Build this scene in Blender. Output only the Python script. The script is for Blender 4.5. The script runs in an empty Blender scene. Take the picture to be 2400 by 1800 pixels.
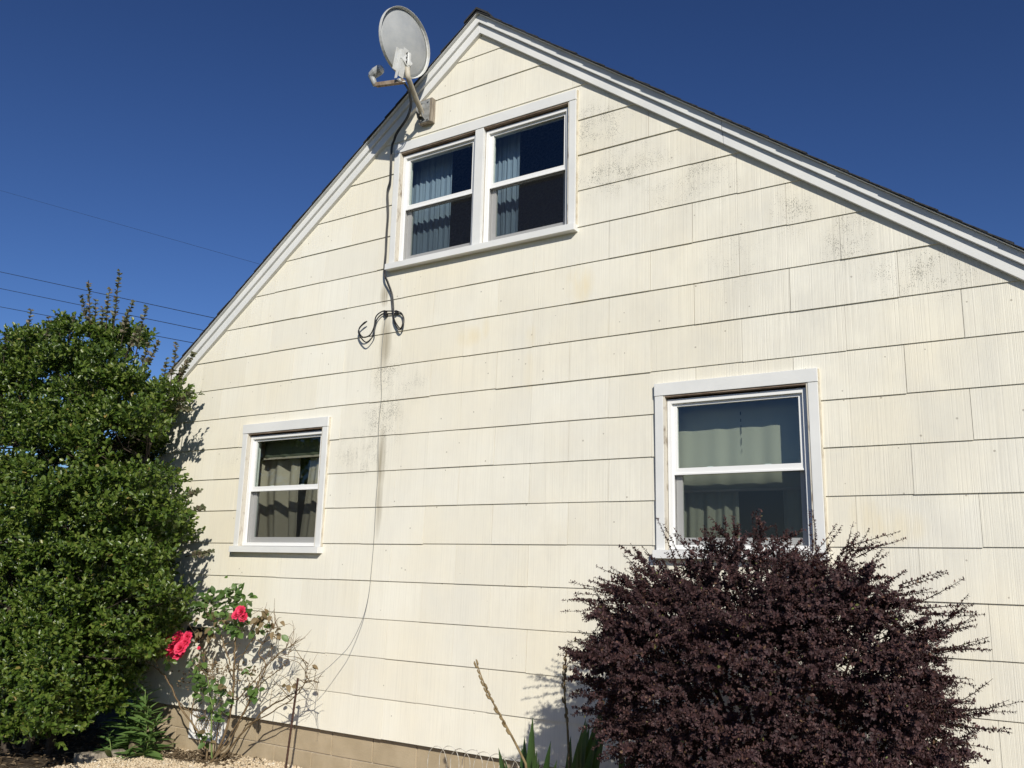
import bpy, bmesh, math, random
import numpy as np
from mathutils import Vector, Matrix
random.seed(7); rng = np.random.default_rng(11)
scene = bpy.context.scene
COL = scene.collection

# ------------------------------------------------------------------ camera
CAM = np.array([0.0, -5.0829, 1.2166]); FPX = 2034.35
YAW, PITCH, ROLL = -0.577135, 0.209626, 0.024256
def cam_axes():
    fw = np.array([math.sin(YAW)*math.cos(PITCH), math.cos(YAW)*math.cos(PITCH), math.sin(PITCH)])
    r0 = np.array([math.cos(YAW), -math.sin(YAW), 0.0]); u0 = np.cross(r0, fw)
    return math.cos(ROLL)*r0+math.sin(ROLL)*u0, -math.sin(ROLL)*r0+math.cos(ROLL)*u0, fw
RT, UP, FW = cam_axes()
def ray(px, py): return FW*FPX + RT*(px-1200) - UP*(py-900)
def at(px, py, Y=0.0):                    # photo measurement -> point on the plane y = Y
    d = ray(px, py); return CAM + d*((Y-CAM[1])/d[1])
def atz(px, py, Z):
    d = ray(px, py); return CAM + d*((Z-CAM[2])/d[2])
cd = bpy.data.cameras.new('camera'); cam = bpy.data.objects.new('camera', cd); COL.objects.link(cam)
cd.sensor_width = 36.0; cd.lens = FPX/2400*36; cd.clip_start = .05; cd.clip_end = 2000
m = Matrix.Identity(4)
for i in range(3):
    m[i][0] = RT[i]; m[i][1] = UP[i]; m[i][2] = -FW[i]; m[i][3] = CAM[i]
cam.matrix_world = m; scene.camera = cam

# ------------------------------------------------------------------ sky, sun, exposure
SUN_TO = Vector((.93, -1.0, .77)).normalized()
w = bpy.data.worlds.new('World'); scene.world = w; w.use_nodes = True
nt = w.node_tree; bg = nt.nodes['Background']
sky = nt.nodes.new('ShaderNodeTexSky'); sky.sky_type = 'NISHITA'; sky.sun_disc = False
sky.sun_elevation = math.asin(SUN_TO.z); sky.sun_rotation = math.atan2(SUN_TO.x, SUN_TO.y)
sky.air_density = 1.0; sky.dust_density = 0.35; sky.ozone_density = 4.0; sky.altitude = 0
gm = nt.nodes.new('ShaderNodeGamma'); gm.inputs['Gamma'].default_value = 1.4          # deep clear-air blue
ml = nt.nodes.new('ShaderNodeMixRGB'); ml.blend_type = 'MULTIPLY'; ml.inputs[0].default_value = 1.0; ml.inputs[2].default_value = (.52, .545, .655, 1)
nt.links.new(sky.outputs[0], gm.inputs['Color']); nt.links.new(gm.outputs[0], ml.inputs[1]); nt.links.new(ml.outputs[0], bg.inputs[0])
bg.inputs[1].default_value = 0.06
sl = bpy.data.lights.new('sun', 'SUN'); so = bpy.data.objects.new('sun', sl); COL.objects.link(so)
sl.energy = 4.75; sl.angle = math.radians(.53); sl.color = (1.0, .95, .84)
so.rotation_euler = SUN_TO.to_track_quat('Z', 'Y').to_euler(); so.location = (6, -8, 8)
scene.view_settings.view_transform = 'Standard'; scene.view_settings.look = 'None'
scene.view_settings.exposure = 0.0; scene.view_settings.gamma = 1.0
scene.cycles.max_bounces = 8; scene.cycles.transparent_max_bounces = 12
scene.cycles.caustics_reflective = False; scene.cycles.caustics_refractive = False

# ------------------------------------------------------------------ helpers
def tag(o, label=None, cat=None, group=None, kind=None):
    if label: o['label'] = label
    if cat: o['category'] = cat
    if group: o['group'] = group
    if kind: o['kind'] = kind
    return o
def empty(name, loc=(0, 0, 0), parent=None):
    o = bpy.data.objects.new(name, None); COL.objects.link(o); o.location = loc; o.empty_display_size = .1
    if parent: o.parent = parent
    return o
class MB:
    def __init__(s): s.v = []; s.f = []
    def add(s, vs, fs):
        k = len(s.v); s.v += [tuple(map(float, p)) for p in vs]; s.f += [tuple(i+k for i in f) for f in fs]
    def box(s, x0, x1, y0, y1, z0, z1):
        s.add([(x0,y0,z0),(x1,y0,z0),(x1,y1,z0),(x0,y1,z0),(x0,y0,z1),(x1,y0,z1),(x1,y1,z1),(x0,y1,z1)],
              [(0,3,2,1),(4,5,6,7),(0,1,5,4),(1,2,6,5),(2,3,7,6),(3,0,4,7)])
    def obox(s, c, ax, ay, az, sx, sy, sz):          # oriented box, half sizes
        c = np.array(c, float); ax, ay, az = (np.array(a, float)/np.linalg.norm(a) for a in (ax, ay, az))
        vs = [c+ax*sx*i+ay*sy*j+az*sz*k for k in (-1, 1) for (i, j) in ((-1,-1),(1,-1),(1,1),(-1,1))]
        s.add(vs, [(0,3,2,1),(4,5,6,7),(0,1,5,4),(1,2,6,5),(2,3,7,6),(3,0,4,7)])
    def prism(s, poly, yf, yb):                       # polygon in xz; yf may be a function of z
        n = len(poly); fy = yf if callable(yf) else (lambda x, z: yf)
        s.add([(x, fy(x, z), z) for x, z in poly]+[(x, yb, z) for x, z in poly],
              [tuple(range(n)), tuple(range(2*n-1, n-1, -1))]+[(i, i+n, (i+1) % n+n, (i+1) % n) for i in range(n)])
    def tube(s, pts, rad, sides=8, cap=True):
        pts = [np.array(p, float) for p in pts]; n = len(pts)
        if not hasattr(rad, '__len__'): rad = [rad]*n
        ref = np.array([.13, .21, .97]); vs = []; prev = None
        for i, p in enumerate(pts):
            t = pts[min(i+1, n-1)]-pts[max(i-1, 0)]; t = t/(np.linalg.norm(t)+1e-9)
            a = prev if prev is not None else (ref if abs(t@ref) < .95 else np.array([1., 0, 0]))
            a = a-t*(a@t); a /= np.linalg.norm(a)+1e-9; prev = a; b = np.cross(t, a)
            vs += [p+(a*math.cos(2*math.pi*k/sides)+b*math.sin(2*math.pi*k/sides))*rad[i] for k in range(sides)]
        fs = [(i*sides+k, i*sides+(k+1) % sides, (i+1)*sides+(k+1) % sides, (i+1)*sides+k) for i in range(n-1) for k in range(sides)]
        if cap: fs += [tuple(range(sides-1, -1, -1)), tuple(range((n-1)*sides, n*sides))]
        s.add(vs, fs)
    def ring(s, x0, x1, z0, z1, w, yf, yb, wb=None, wt=None):   # picture frame
        wb = w if wb is None else wb; wt = w if wt is None else wt
        o = [(x0,z0),(x1,z0),(x1,z1),(x0,z1)]; i = [(x0+w,z0+wb),(x1-w,z0+wb),(x1-w,z1-wt),(x0+w,z1-wt)]
        vs = [(x,yf,z) for x,z in o]+[(x,yf,z) for x,z in i]+[(x,yb,z) for x,z in o]+[(x,yb,z) for x,z in i]
        fs = []
        for k in range(4):
            j = (k+1) % 4
            fs += [(k,j,4+j,4+k),(8+k,12+k,12+j,8+j),(k,8+k,8+j,j),(4+k,4+j,12+j,12+k)]
        s.add(vs, fs)
    def build(s, name, mat, parent=None, smooth=False, bevel=0, recalc=True):
        me = bpy.data.meshes.new(name); me.from_pydata(s.v, [], s.f); me.update()
        if recalc:
            bm = bmesh.new(); bm.from_mesh(me); bmesh.ops.recalc_face_normals(bm, faces=bm.faces); bm.to_mesh(me); bm.free()
        if smooth: me.polygons.foreach_set('use_smooth', [True]*len(me.polygons))
        o = bpy.data.objects.new(name, me); COL.objects.link(o)
        if mat: me.materials.append(mat)
        if parent: o.parent = parent
        if bevel:
            b = o.modifiers.new('bevel', 'BEVEL'); b.width = bevel; b.segments = 2; b.limit_method = 'ANGLE'
        return o
def spline(pts, n=6):                                   # catmull-rom
    P = [np.array(p, float) for p in pts]; P = [2*P[0]-P[1]]+P+[2*P[-1]-P[-2]]; out = []
    for i in range(1, len(P)-2):
        for k in range(n):
            t = k/n; a, b, c, d = P[i-1:i+3]
            out.append(.5*((2*b)+(c-a)*t+(2*a-5*b+4*c-d)*t*t+(3*b-a-3*c+d)*t**3))
    out.append(P[-2]); return out
def clip(poly, a, b, c):                                # keep a*x+b*z<=c
    out = []
    for i in range(len(poly)):
        p, q = poly[i], poly[(i+1) % len(poly)]; dp = a*p[0]+b*p[1]-c; dq = a*q[0]+b*q[1]-c
        if dp <= 0: out.append(p)
        if dp*dq < 0:
            t = dp/(dp-dq); out.append((p[0]+(q[0]-p[0])*t, p[1]+(q[1]-p[1])*t))
    return out
def area(p): return .5*abs(sum(p[i][0]*p[(i+1)%len(p)][1]-p[(i+1)%len(p)][0]*p[i][1] for i in range(len(p))))
def quad_mesh(name, V, F, mat, parent=None, rnd=None, smooth=False):   # fast numpy mesh of quads
    me = bpy.data.meshes.new(name); nv, nf, k = len(V), len(F), F.shape[1]
    me.vertices.add(nv); me.vertices.foreach_set('co', np.ascontiguousarray(V, dtype=np.float32).ravel())
    me.loops.add(nf*k); me.loops.foreach_set('vertex_index', np.ascontiguousarray(F, dtype=np.int32).ravel())
    me.polygons.add(nf); me.polygons.foreach_set('loop_start', np.arange(0, nf*k, k, dtype=np.int32))
    me.polygons.foreach_set('loop_total', np.full(nf, k, dtype=np.int32))
    if smooth: me.polygons.foreach_set('use_smooth', np.ones(nf, dtype=bool))
    if rnd is not None:
        at_ = me.attributes.new('rnd', 'FLOAT', 'POINT'); at_.data.foreach_set('value', rnd.astype(np.float32))
    me.update(calc_edges=True); me.validate()
    o = bpy.data.objects.new(name, me); COL.objects.link(o); me.materials.append(mat)
    if parent: o.parent = parent
    return o
def unit(a): return a/(np.linalg.norm(a, axis=-1, keepdims=True)+1e-9)
def leaf_arrays(P, D, N, L, W, fold=.18, curl=-.08):
    D = unit(D); S = unit(np.cross(D, N)); N = np.cross(S, D); L = L[:, None]; W = W[:, None]
    up = N*W*fold
    v = np.stack([P, P+D*L*.3+S*W*.42+up, P+D*L*.68+S*W*.44+up+N*L*curl*.4, P+D*L+N*L*curl,
                  P+D*L*.68-S*W*.44+up+N*L*curl*.4, P+D*L*.3-S*W*.42+up], 1)
    n = len(P); b = np.arange(n)[:, None]*6
    f = np.concatenate([b+np.array([0,3,2,1]), b+np.array([0,5,4,3])], 0)
    return v.reshape(-1, 3), f
def leaf_object(name, P, D, N, L, W, mat, parent, fold=.18, curl=-.08):
    V, F = leaf_arrays(P, D, N, L, W, fold, curl)
    return quad_mesh(name, V, F, mat, parent, np.repeat(rng.random(len(P)), 6))

# ------------------------------------------------------------------ materials
def mat(name, col, rough=.6, spec=.5, metal=0.0):
    m = bpy.data.materials.new(name); m.use_nodes = True; b = m.node_tree.nodes['Principled BSDF']
    b.inputs['Base Color'].default_value = (*col, 1); b.inputs['Roughness'].default_value = rough
    b.inputs['Specular IOR Level'].default_value = spec; b.inputs['Metallic'].default_value = metal
    return m
class NT:
    def __init__(s, m): s.m = m; s.t = m.node_tree; s.b = s.t.nodes['Principled BSDF']
    def n(s, ty, **kw):
        x = s.t.nodes.new(ty)
        for k, v in kw.items():
            if k in x.inputs: x.inputs[k].default_value = v
            else: setattr(x, k, v)
        return x
    def l(s, a, b): s.t.links.new(a, b)
    def coord(s, scale=(1, 1, 1), loc=(0, 0, 0), kind='Object'):
        tc = s.n('ShaderNodeTexCoord'); mp = s.n('ShaderNodeMapping'); s.l(tc.outputs[kind], mp.inputs[0])
        mp.inputs['Scale'].default_value = scale; mp.inputs['Location'].default_value = loc; return mp.outputs[0]
    def noise(s, vec, scale, detail=3, rough=.5):
        x = s.n('ShaderNodeTexNoise'); x.inputs['Scale'].default_value = scale; x.inputs['Detail'].default_value = detail
        x.inputs['Roughness'].default_value = rough; s.l(vec, x.inputs['Vector']); return x.outputs[0]
    def ramp(s, fac, stops):
        r = s.n('ShaderNodeValToRGB'); e = r.color_ramp.elements
        while len(e) < len(stops): e.new(.5)
        for el, (p, c) in zip(e, stops): el.position = p; el.color = (*c, 1) if len(c) == 3 else c
        s.l(fac, r.inputs[0]); return r.outputs[0]
    def math(s, op, a, b=None, clampv=False):
        x = s.n('ShaderNodeMath'); x.operation = op; x.use_clamp = clampv
        for i, v in enumerate((a, b)):
            if v is None: continue
            if isinstance(v, (int, float)): x.inputs[i].default_value = v
            else: s.l(v, x.inputs[i])
        return x.outputs[0]
    def mix(s, fac, a, b, mode='MIX'):
        x = s.n('ShaderNodeMixRGB'); x.blend_type = mode
        for i, v in enumerate((fac, a, b)):
            if isinstance(v, (int, float)): x.inputs[i].default_value = v
            elif isinstance(v, tuple): x.inputs[i].default_value = (*v, 1)
            else: s.l(v, x.inputs[i])
        return x.outputs[0]
    def bump(s, h, strength=.5, dist=.002):
        x = s.n('ShaderNodeBump'); x.inputs['Strength'].default_value = strength; x.inputs['Distance'].default_value = dist
        s.l(h, x.inputs['Height']); s.l(x.outputs[0], s.b.inputs['Normal'])
    def color(s, c): s.l(c, s.b.inputs['Base Color'])

def make_siding(stained=True):
    m = mat('cream cement siding', (.75, .73, .65), .75, .25); t = NT(m)
    co = t.coord()
    sep = t.n('ShaderNodeSeparateXYZ'); t.l(co, sep.inputs[0])
    info = t.n('ShaderNodeObjectInfo')
    base = t.ramp(info.outputs['Random'], [(0, (.755, .72, .615)), (.35, (.805, .775, .675)), (.7, (.77, .74, .645)), (1, (.825, .80, .705))])
    big = t.noise(t.coord((1, 1, 1)), .9, 4, .6)
    base = t.mix(t.math('MULTIPLY', t.ramp(big, [(.42, (0,)*3), (.7, (1,)*3)]), .42), base, (.82, .73, .53))
    # grey blotches, mixed in more strongly towards the right-hand end
    gw = t.noise(t.coord((1.4, 1, .75), (3, 0, 5)), 2.2, 5, .65)
    gx = t.n('ShaderNodeMapRange'); t.l(sep.outputs[0], gx.inputs[0])
    for i, v in zip((1, 2, 3, 4), (-5.0, -1.2, .25, .85)): gx.inputs[i].default_value = v
    g = t.math('MULTIPLY', t.ramp(gw, [(.38, (0,)*3), (.68, (1,)*3)]), gx.outputs[0])
    base = t.mix(t.math('MULTIPLY', g, .55), base, (.56, .545, .50))
    # fine vertical streaks following the combed grain
    st = t.noise(t.coord((125, 1, 1.3)), 1.0, 3, .6)
    base = t.mix(t.math('MULTIPLY', t.ramp(st, [(.48, (0,)*3), (.72, (1,)*3)]), .26), base, (.50, .47, .40))
    def ell(x, z, rx, rz, k):
        a = t.math('POWER', t.math('DIVIDE', t.math('SUBTRACT', sep.outputs[0], x), rx), 2)
        b = t.math('POWER', t.math('DIVIDE', t.math('SUBTRACT', sep.outputs[2], z), rz), 2)
        return t.math('MULTIPLY', t.math('SUBTRACT', 1.0, t.math('ADD', a, b), True), k)
    def mx(lst):
        o = ell(*lst[0])
        for q in lst[1:]: o = t.math('MAXIMUM', o, ell(*q))
        return o
    def pe(px, py, rx, rz, k): p = at(px, py); return (p[0], p[2], rx, rz, k)
    wob = t.noise(t.coord((3, 1, 3)), 3, 3)
    mild = mx([pe(1400, 300, .42, .34, .8), pe(1440, 400, .62, .26, .85), pe(1620, 430, .5, .26, .7), pe(1860, 490, .2, .28, .8), pe(1990, 560, .24, .26, .8),
               pe(2160, 640, .42, .24, .8), pe(905, 880, .24, .3, .85), pe(900, 980, .30, .34, .95), pe(850, 1060, .46, .26, .75), pe(560, 1070, .5, .26, .45), pe(1720, 600, .3, .4, .5), pe(960, 900, .3, .2, .55)])
    mild = t.math('MULTIPLY', mild, t.ramp(wob, [(.35, (.35,)*3), (.6, (1,)*3)]))
    sp = t.n('ShaderNodeTexVoronoi'); sp.inputs['Scale'].default_value = 105; t.l(t.coord((1.6, 1, .8)), sp.inputs['Vector'])
    sn = t.noise(t.coord((60, 1, 8)), 1.0, 3, .7)
    speck = t.math('LESS_THAN', sp.outputs['Distance'], t.math('MULTIPLY', t.math('MULTIPLY', mild, sn), .9))
    film = t.math('MULTIPLY', mild, t.ramp(t.noise(t.coord((40, 1, 2.2), (4, 0, 7)), 1.0, 5, .7), [(.4, (0,)*3), (.7, (1,)*3)]))
    base = t.mix(t.math('MULTIPLY', film, .5), base, (.36, .345, .29))
    base = t.mix(t.math('MULTIPLY', speck, .68), base, (.13, .125, .105))
    # sparse dark specks and nail heads everywhere
    s2 = t.n('ShaderNodeTexVoronoi'); s2.inputs['Scale'].default_value = 9; t.l(t.coord(), s2.inputs['Vector'])
    base = t.mix(t.math('MULTIPLY', t.math('LESS_THAN', s2.outputs['Distance'], .055), .55), base, (.22, .19, .15))
    # old yellow patches and the drip stain under the cable
    yel = mx([pe(1360, 665, .13, .17, 1.6), pe(1100, 790, .13, .1, 1.3), pe(1240, 870, .05, .16, 1.2), pe(1245, 790, .06, .1, 1.0), pe(2090, 1235, .2, .12, 1.2), pe(2030, 1210, .1, .12, 1.0), pe(1140, 770, .04, .1, 1.0)])
    base = t.mix(t.math('MULTIPLY', t.math('MULTIPLY', yel, t.ramp(t.noise(t.coord((9, 1, 2), (2, 0, 1)), 1.0, 4, .65), [(.35, (.1,)*3), (.65, (1,)*3)])), .5), base, (.74, .63, .40))
    drip = mx([pe(905, 800, .07, .26, 1.4), pe(895, 1080, .05, .3, 1.2), pe(890, 1180, .04, .3, 1.0), pe(903, 690, .05, .12, 1.3)])
    base = t.mix(t.math('MULTIPLY', t.math('MULTIPLY', drip, t.ramp(st, [(.3, (.3,)*3), (.6, (1,)*3)])), .75), base, (.34, .30, .22))
    t.color(base)
    gr = t.noise(t.coord((105, 1, .4)), 1.0, 2, .6); gr2 = t.noise(t.coord((230, 1, 1.5)), 1.0, 2, .5)
    lo = t.ramp(t.noise(t.coord((.7, 1, .9), (9, 0, 2)), 1.2, 2), [(.35, (.45,)*3), (.65, (1,)*3)])
    gx2 = t.n('ShaderNodeMapRange'); t.l(sep.outputs[0], gx2.inputs[0])
    for i, v in zip((1, 2, 3, 4), (-5.5, -1.0, .35, 1.0)): gx2.inputs[i].default_value = v
    h = t.math('MULTIPLY', t.math('ADD', t.ramp(gr, [(.38, (0,)*3), (.5, (1,)*3), (.62, (.6,)*3)]), t.math('MULTIPLY', gr2, .5)), t.math('MULTIPLY', lo, gx2.outputs[0]))
    t.bump(h, .46, .0022)
    return m
M = {}
M['siding'] = make_siding()
def noisy(name, c1, c2, scale=6, rough=.6, spec=.4, sc=(1, 1, 1), lo=.35, hi=.65, bump=0, bscale=None, bdist=.002):
    m = mat(name, c1, rough, spec); t = NT(m); co = t.coord(sc)
    t.color(t.ramp(t.noise(co, scale, 4, .6), [(lo, c1), (hi, c2)]))
    if bump: t.bump(t.noise(co, bscale or scale*4, 4, .6), bump, bdist)
    return m
M['trim'] = noisy('white painted aluminium', (.66, .665, .655), (.73, .73, .715), 3, .5, .3, (1, 1, 1), bump=.15, bscale=5, bdist=.004)
M['caulk'] = noisy('aged caulk', (.62, .57, .46), (.40, .34, .25), 18, .8, .2, (1, 1, .6), .45, .7)
M['vinyl'] = mat('white vinyl', (.80, .80, .79), .35, .5)
M['jamb'] = noisy('weathered jamb paint', (.60, .56, .48), (.22, .17, .12), 16, .8, .2, (1, 1, .6), .52, .72)
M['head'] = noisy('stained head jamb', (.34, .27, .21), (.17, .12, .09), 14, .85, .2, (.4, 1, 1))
M['shingle'] = noisy('dark asphalt shingle', (.022, .023, .026), (.06, .06, .062), 90, .9, .2, bump=.8, bscale=260, bdist=.004)
M['block'] = noisy('tan painted block', (.355, .285, .19), (.43, .35, .24), 5, .85, .2, bump=.5, bscale=90, bdist=.004)
M['mortar'] = noisy('pale mortar', (.54, .46, .35), (.60, .52, .41), 12, .9, .2, bump=.4, bscale=80)
M['interior'] = mat('dim interior plaster', (.30, .28, .25), .9, .1)
M['room_dark'] = mat('dark floorboards', (.10, .07, .05), .7, .2)
M['black'] = mat('black cable jacket', (.012, .012, .013), .4, .5)
M['blackplastic'] = mat('black plastic', (.012, .012, .012), .45, .5)
M['greywire'] = mat('grey wire', (.20, .20, .19), .6, .3)
M['dish'] = noisy('grey dish enamel', (.33, .345, .355), (.40, .41, .41), 7, .45, .4)
M['dishlight'] = noisy('pale grey bracket enamel', (.60, .61, .61), (.50, .50, .47), 14, .5, .4)
M['mast'] = noisy('weathered mast paint', (.52, .48, .40), (.36, .31, .23), 12, .6, .3, (1, 1, .4))
M['arm'] = noisy('rusty feed arm', (.34, .27, .20), (.17, .11, .07), 18, .7, .3)
M['galv'] = noisy('galvanised steel', (.33, .34, .34), (.18, .18, .17), 22, .5, .5)
M['wood'] = noisy('weathered bare wood', (.36, .315, .25), (.15, .125, .10), 9, .85, .2, (6, 6, .7))
M['rust'] = noisy('rusty rebar', (.085, .045, .032), (.04, .024, .02), 40, .85, .2)
M['bark'] = noisy('grey brown bark', (.075, .06, .045), (.04, .03, .024), 30, .9, .2)
M['purplebark'] = noisy('purple brown bark', (.045, .026, .022), (.028, .017, .015), 30, .9, .2)
M['rosecane'] = noisy('tan rose cane', (.21, .15, .085), (.115, .078, .042), 20, .8, .2)
M['greencane'] = mat('green rose cane', (.16, .22, .07), .6, .3)
M['soil'] = noisy('dark soil', (.045, .033, .023), (.10, .078, .055), 7, .95, .1, bump=1, bscale=30, bdist=.02)
M['grass'] = noisy('dry lawn', (.075, .085, .03), (.13, .115, .06), 2, .95, .1, bump=1, bscale=40, bdist=.02)
M['gravelbed'] = noisy('sandy bed', (.30, .23, .15), (.42, .33, .22), 40, .95, .1, bump=1, bscale=90, bdist=.01)
M['concrete'] = noisy('tan edging concrete', (.22, .175, .115), (.16, .125, .08), 8, .9, .2, bump=.6, bscale=60, bdist=.004)
M['whitewire'] = noisy('white coated wire', (.62, .60, .55), (.30, .26, .2), 30, .5, .4)
M['stalk'] = noisy('dry flower stalk', (.27, .205, .11), (.15, .105, .05), 25, .85, .2)
def leafmat(name, stops, rough=.35, spec=.5, trans=.25, tcol=(.2, .35, .05)):
    m = mat(name, stops[0][1], rough, spec); t = NT(m)
    a = t.n('ShaderNodeAttribute'); a.attribute_name = 'rnd'
    c = t.ramp(a.outputs['Fac'], stops); t.color(c)
    tr = t.n('ShaderNodeBsdfTranslucent'); t.l(t.mix(.5, c, tcol), tr.inputs[0])
    mxs = t.n('ShaderNodeMixShader'); mxs.inputs[0].default_value = trans
    out = t.t.nodes['Material Output']; t.l(t.b.outputs[0], mxs.inputs[1]); t.l(tr.outputs[0], mxs.inputs[2]); t.l(mxs.outputs[0], out.inputs[0])
    return m
M['leaf'] = leafmat('glossy green leaf', [(0, (.036, .070, .010)), (.4, (.074, .122, .017)), (.8, (.125, .178, .030)), (.985, (.18, .215, .05)), (1, (.28, .20, .06))], .36, .5, .24)
M['sprig'] = leafmat('young bronze leaf', [(0, (.085, .105, .05)), (.5, (.13, .14, .075)), (1, (.19, .15, .11))], .45, .4, .3, (.25, .25, .09))
M['barberry'] = leafmat('purple barberry leaf', [(0, (.030, .016, .018)), (.5, (.054, .028, .030)), (.85, (.085, .045, .045)), (.97, (.125, .06, .05)), (.992, (.15, .09, .05)), (1, (.13, .17, .04))], .62, .3, .18, (.22, .035, .035))
def leafobj(name, c1, c2, rough=.45, tcol=(.2, .35, .05), trans=.25):
    m = mat(name, c1, rough, .45); t = NT(m); i = t.n('ShaderNodeObjectInfo')
    c = t.ramp(i.outputs['Random'], [(0, c1), (1, c2)]); t.color(c)
    tr = t.n('ShaderNodeBsdfTranslucent'); t.l(t.mix(.5, c, tcol), tr.inputs[0]); mxs = t.n('ShaderNodeMixShader'); mxs.inputs[0].default_value = trans
    out = t.t.nodes['Material Output']; t.l(t.b.outputs[0], mxs.inputs[1]); t.l(tr.outputs[0], mxs.inputs[2]); t.l(mxs.outputs[0], out.inputs[0])
    return m
M['roseleaf'] = leafobj('green rose leaf', (.05, .10, .025), (.12, .20, .05))
M['roseleafbrown'] = leafobj('browning rose leaf', (.13, .10, .045), (.26, .19, .10), .7, (.3, .2, .08))
M['weed'] = leafobj('lance weed leaf', (.085, .16, .042), (.15, .24, .07))
M['yucca'] = leafobj('dark yucca blade', (.028, .06, .018), (.06, .105, .03), .4)
M['petal'] = leafobj('crimson petal', (.74, .04, .115), (.86, .065, .16), .6, (.9, .03, .1), .3)
M['dried'] = mat('dried flower heads', (.17, .125, .075), .9, .1)
def cloth(name, c, tr=.35):
    m = mat(name, c, .9, .1); t = NT(m); x = t.n('ShaderNodeBsdfTranslucent'); x.inputs[0].default_value = (*c, 1)
    mxs = t.n('ShaderNodeMixShader'); mxs.inputs[0].default_value = tr
    out = t.t.nodes['Material Output']; t.l(t.b.outputs[0], mxs.inputs[1]); t.l(x.outputs[0], mxs.inputs[2]); t.l(mxs.outputs[0], out.inputs[0]); return m
M['skytintcloth'] = cloth('curtain cloth with sky reflection tint', (.42, .50, .66))  # blue of the sky reflected in the panes is put into the cloth colour
M['beigecloth'] = cloth('beige curtain cloth', (.58, .49, .41))
M['greencloth'] = cloth('sage shade cloth', (.60, .57, .48))
M['shadecloth'] = cloth('olive roller shade', (.20, .21, .16))
def glass_mat():
    m = bpy.data.materials.new('window glass'); m.use_nodes = True; t = m.node_tree; t.nodes.clear()
    o = t.nodes.new('ShaderNodeOutputMaterial'); tr = t.nodes.new('ShaderNodeBsdfTransparent'); tr.inputs[0].default_value = (.86, .90, .88, 1)
    g = t.nodes.new('ShaderNodeBsdfGlossy'); g.inputs['Roughness'].default_value = .02; g.inputs[0].default_value = (.95, .97, 1, 1)
    f = t.nodes.new('ShaderNodeLayerWeight'); f.inputs[0].default_value = .5
    pw = t.nodes.new('ShaderNodeMath'); pw.operation = 'POWER'; pw.inputs[1].default_value = 5.0; t.links.new(f.outputs['Facing'], pw.inputs[0])
    mu = t.nodes.new('ShaderNodeMath'); mu.operation = 'MULTIPLY_ADD'; mu.inputs[1].default_value = .9; mu.inputs[2].default_value = .055; mu.use_clamp = True
    mx = t.nodes.new('ShaderNodeMixShader'); t.links.new(pw.outputs[0], mu.inputs[0]); t.links.new(mu.outputs[0], mx.inputs[0])
    t.links.new(tr.outputs[0], mx.inputs[1]); t.links.new(g.outputs[0], mx.inputs[2]); t.links.new(mx.outputs[0], o.inputs[0]); return m
M['glass'] = glass_mat()
def screen_mat():
    m = bpy.data.materials.new('insect screen'); m.use_nodes = True; t = m.node_tree; t.nodes.clear()
    o = t.nodes.new('ShaderNodeOutputMaterial'); tr = t.nodes.new('ShaderNodeBsdfTransparent'); d = t.nodes.new('ShaderNodeBsdfDiffuse')
    d.inputs[0].default_value = (.022, .023, .025, 1); mx = t.nodes.new('ShaderNodeMixShader'); mx.inputs[0].default_value = .38
    t.links.new(tr.outputs[0], mx.inputs[1]); t.links.new(d.outputs[0], mx.inputs[2]); t.links.new(mx.outputs[0], o.inputs[0]); return m
M['screen'] = screen_mat()

# ------------------------------------------------------------------ ground
GZ = -.36
def ground_z(x, y):
    return GZ+.055*math.exp(-((x+5.45)/.75)**2-(y/.45)**2)
g = MB(); g.add([(-400, -400, GZ-.03), (400, -400, GZ-.03), (400, 400, GZ-.03), (-400, 400, GZ-.03)], [(0, 1, 2, 3)])
tag(g.build('ground', M['grass']), kind='structure')
def sheet(name, x0, x1, y0, y1, dz, mt, nx=60, ny=24):
    b = MB(); b.add([(x0+(x1-x0)*i/nx, y0+(y1-y0)*j/ny, ground_z(x0+(x1-x0)*i/nx, y0+(y1-y0)*j/ny)+dz) for j in range(ny+1) for i in range(nx+1)],
                    [(j*(nx+1)+i, j*(nx+1)+i+1, (j+1)*(nx+1)+i+1, (j+1)*(nx+1)+i) for j in range(ny) for i in range(nx)])
    return tag(b.build(name, mt, smooth=True), kind='structure')
sheet('gravel_bed', -6.75, .6, -2.3, .03, 0, M['gravelbed'])
sheet('soil', -10.5, -6.75, -2.3, 1.2, -.012, M['soil'])

# ------------------------------------------------------------------ house
XL, XR, XA, ZA, SL = -7.30, -.07, -3.675, 5.437, .752
house = empty('house'); tag(house, 'cream shingle sided gable end house with white trim and three windows', 'house')
E_ = .276; CW = .6045
# window openings: x0, x1, z0, z1
OPEN = {'upper': (-4.458, -2.850, 3.605, 4.578), 'left': (-6.040, -5.128, 1.350, 2.318), 'right': (-2.145, -1.246, 1.350, 2.315)}
def gable(poly, dz=0.0):
    poly = clip(poly, SL, 1, ZA+dz+SL*XA)      # z <= ZA - SL*(x-XA)
    if poly: poly = clip(poly, -SL, 1, ZA+dz-SL*XA)
    return poly
def cells(x0, x1, z0, z1, holes):              # rectangle minus rectangles
    rects = [(x0, x1, z0, z1)]
    for (a, b, c, d) in holes:
        nr = []
        for (p, q, r, s) in rects:
            if a >= q or b <= p or c >= s or d <= r: nr.append((p, q, r, s)); continue
            if r < c: nr.append((p, q, r, c))
            if d < s: nr.append((p, q, d, s))
            if p < a: nr.append((p, a, max(r, c), min(s, d)))
            if b < q: nr.append((b, q, max(r, c), min(s, d)))
        rects = nr
    return rects
wb = MB()
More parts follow.
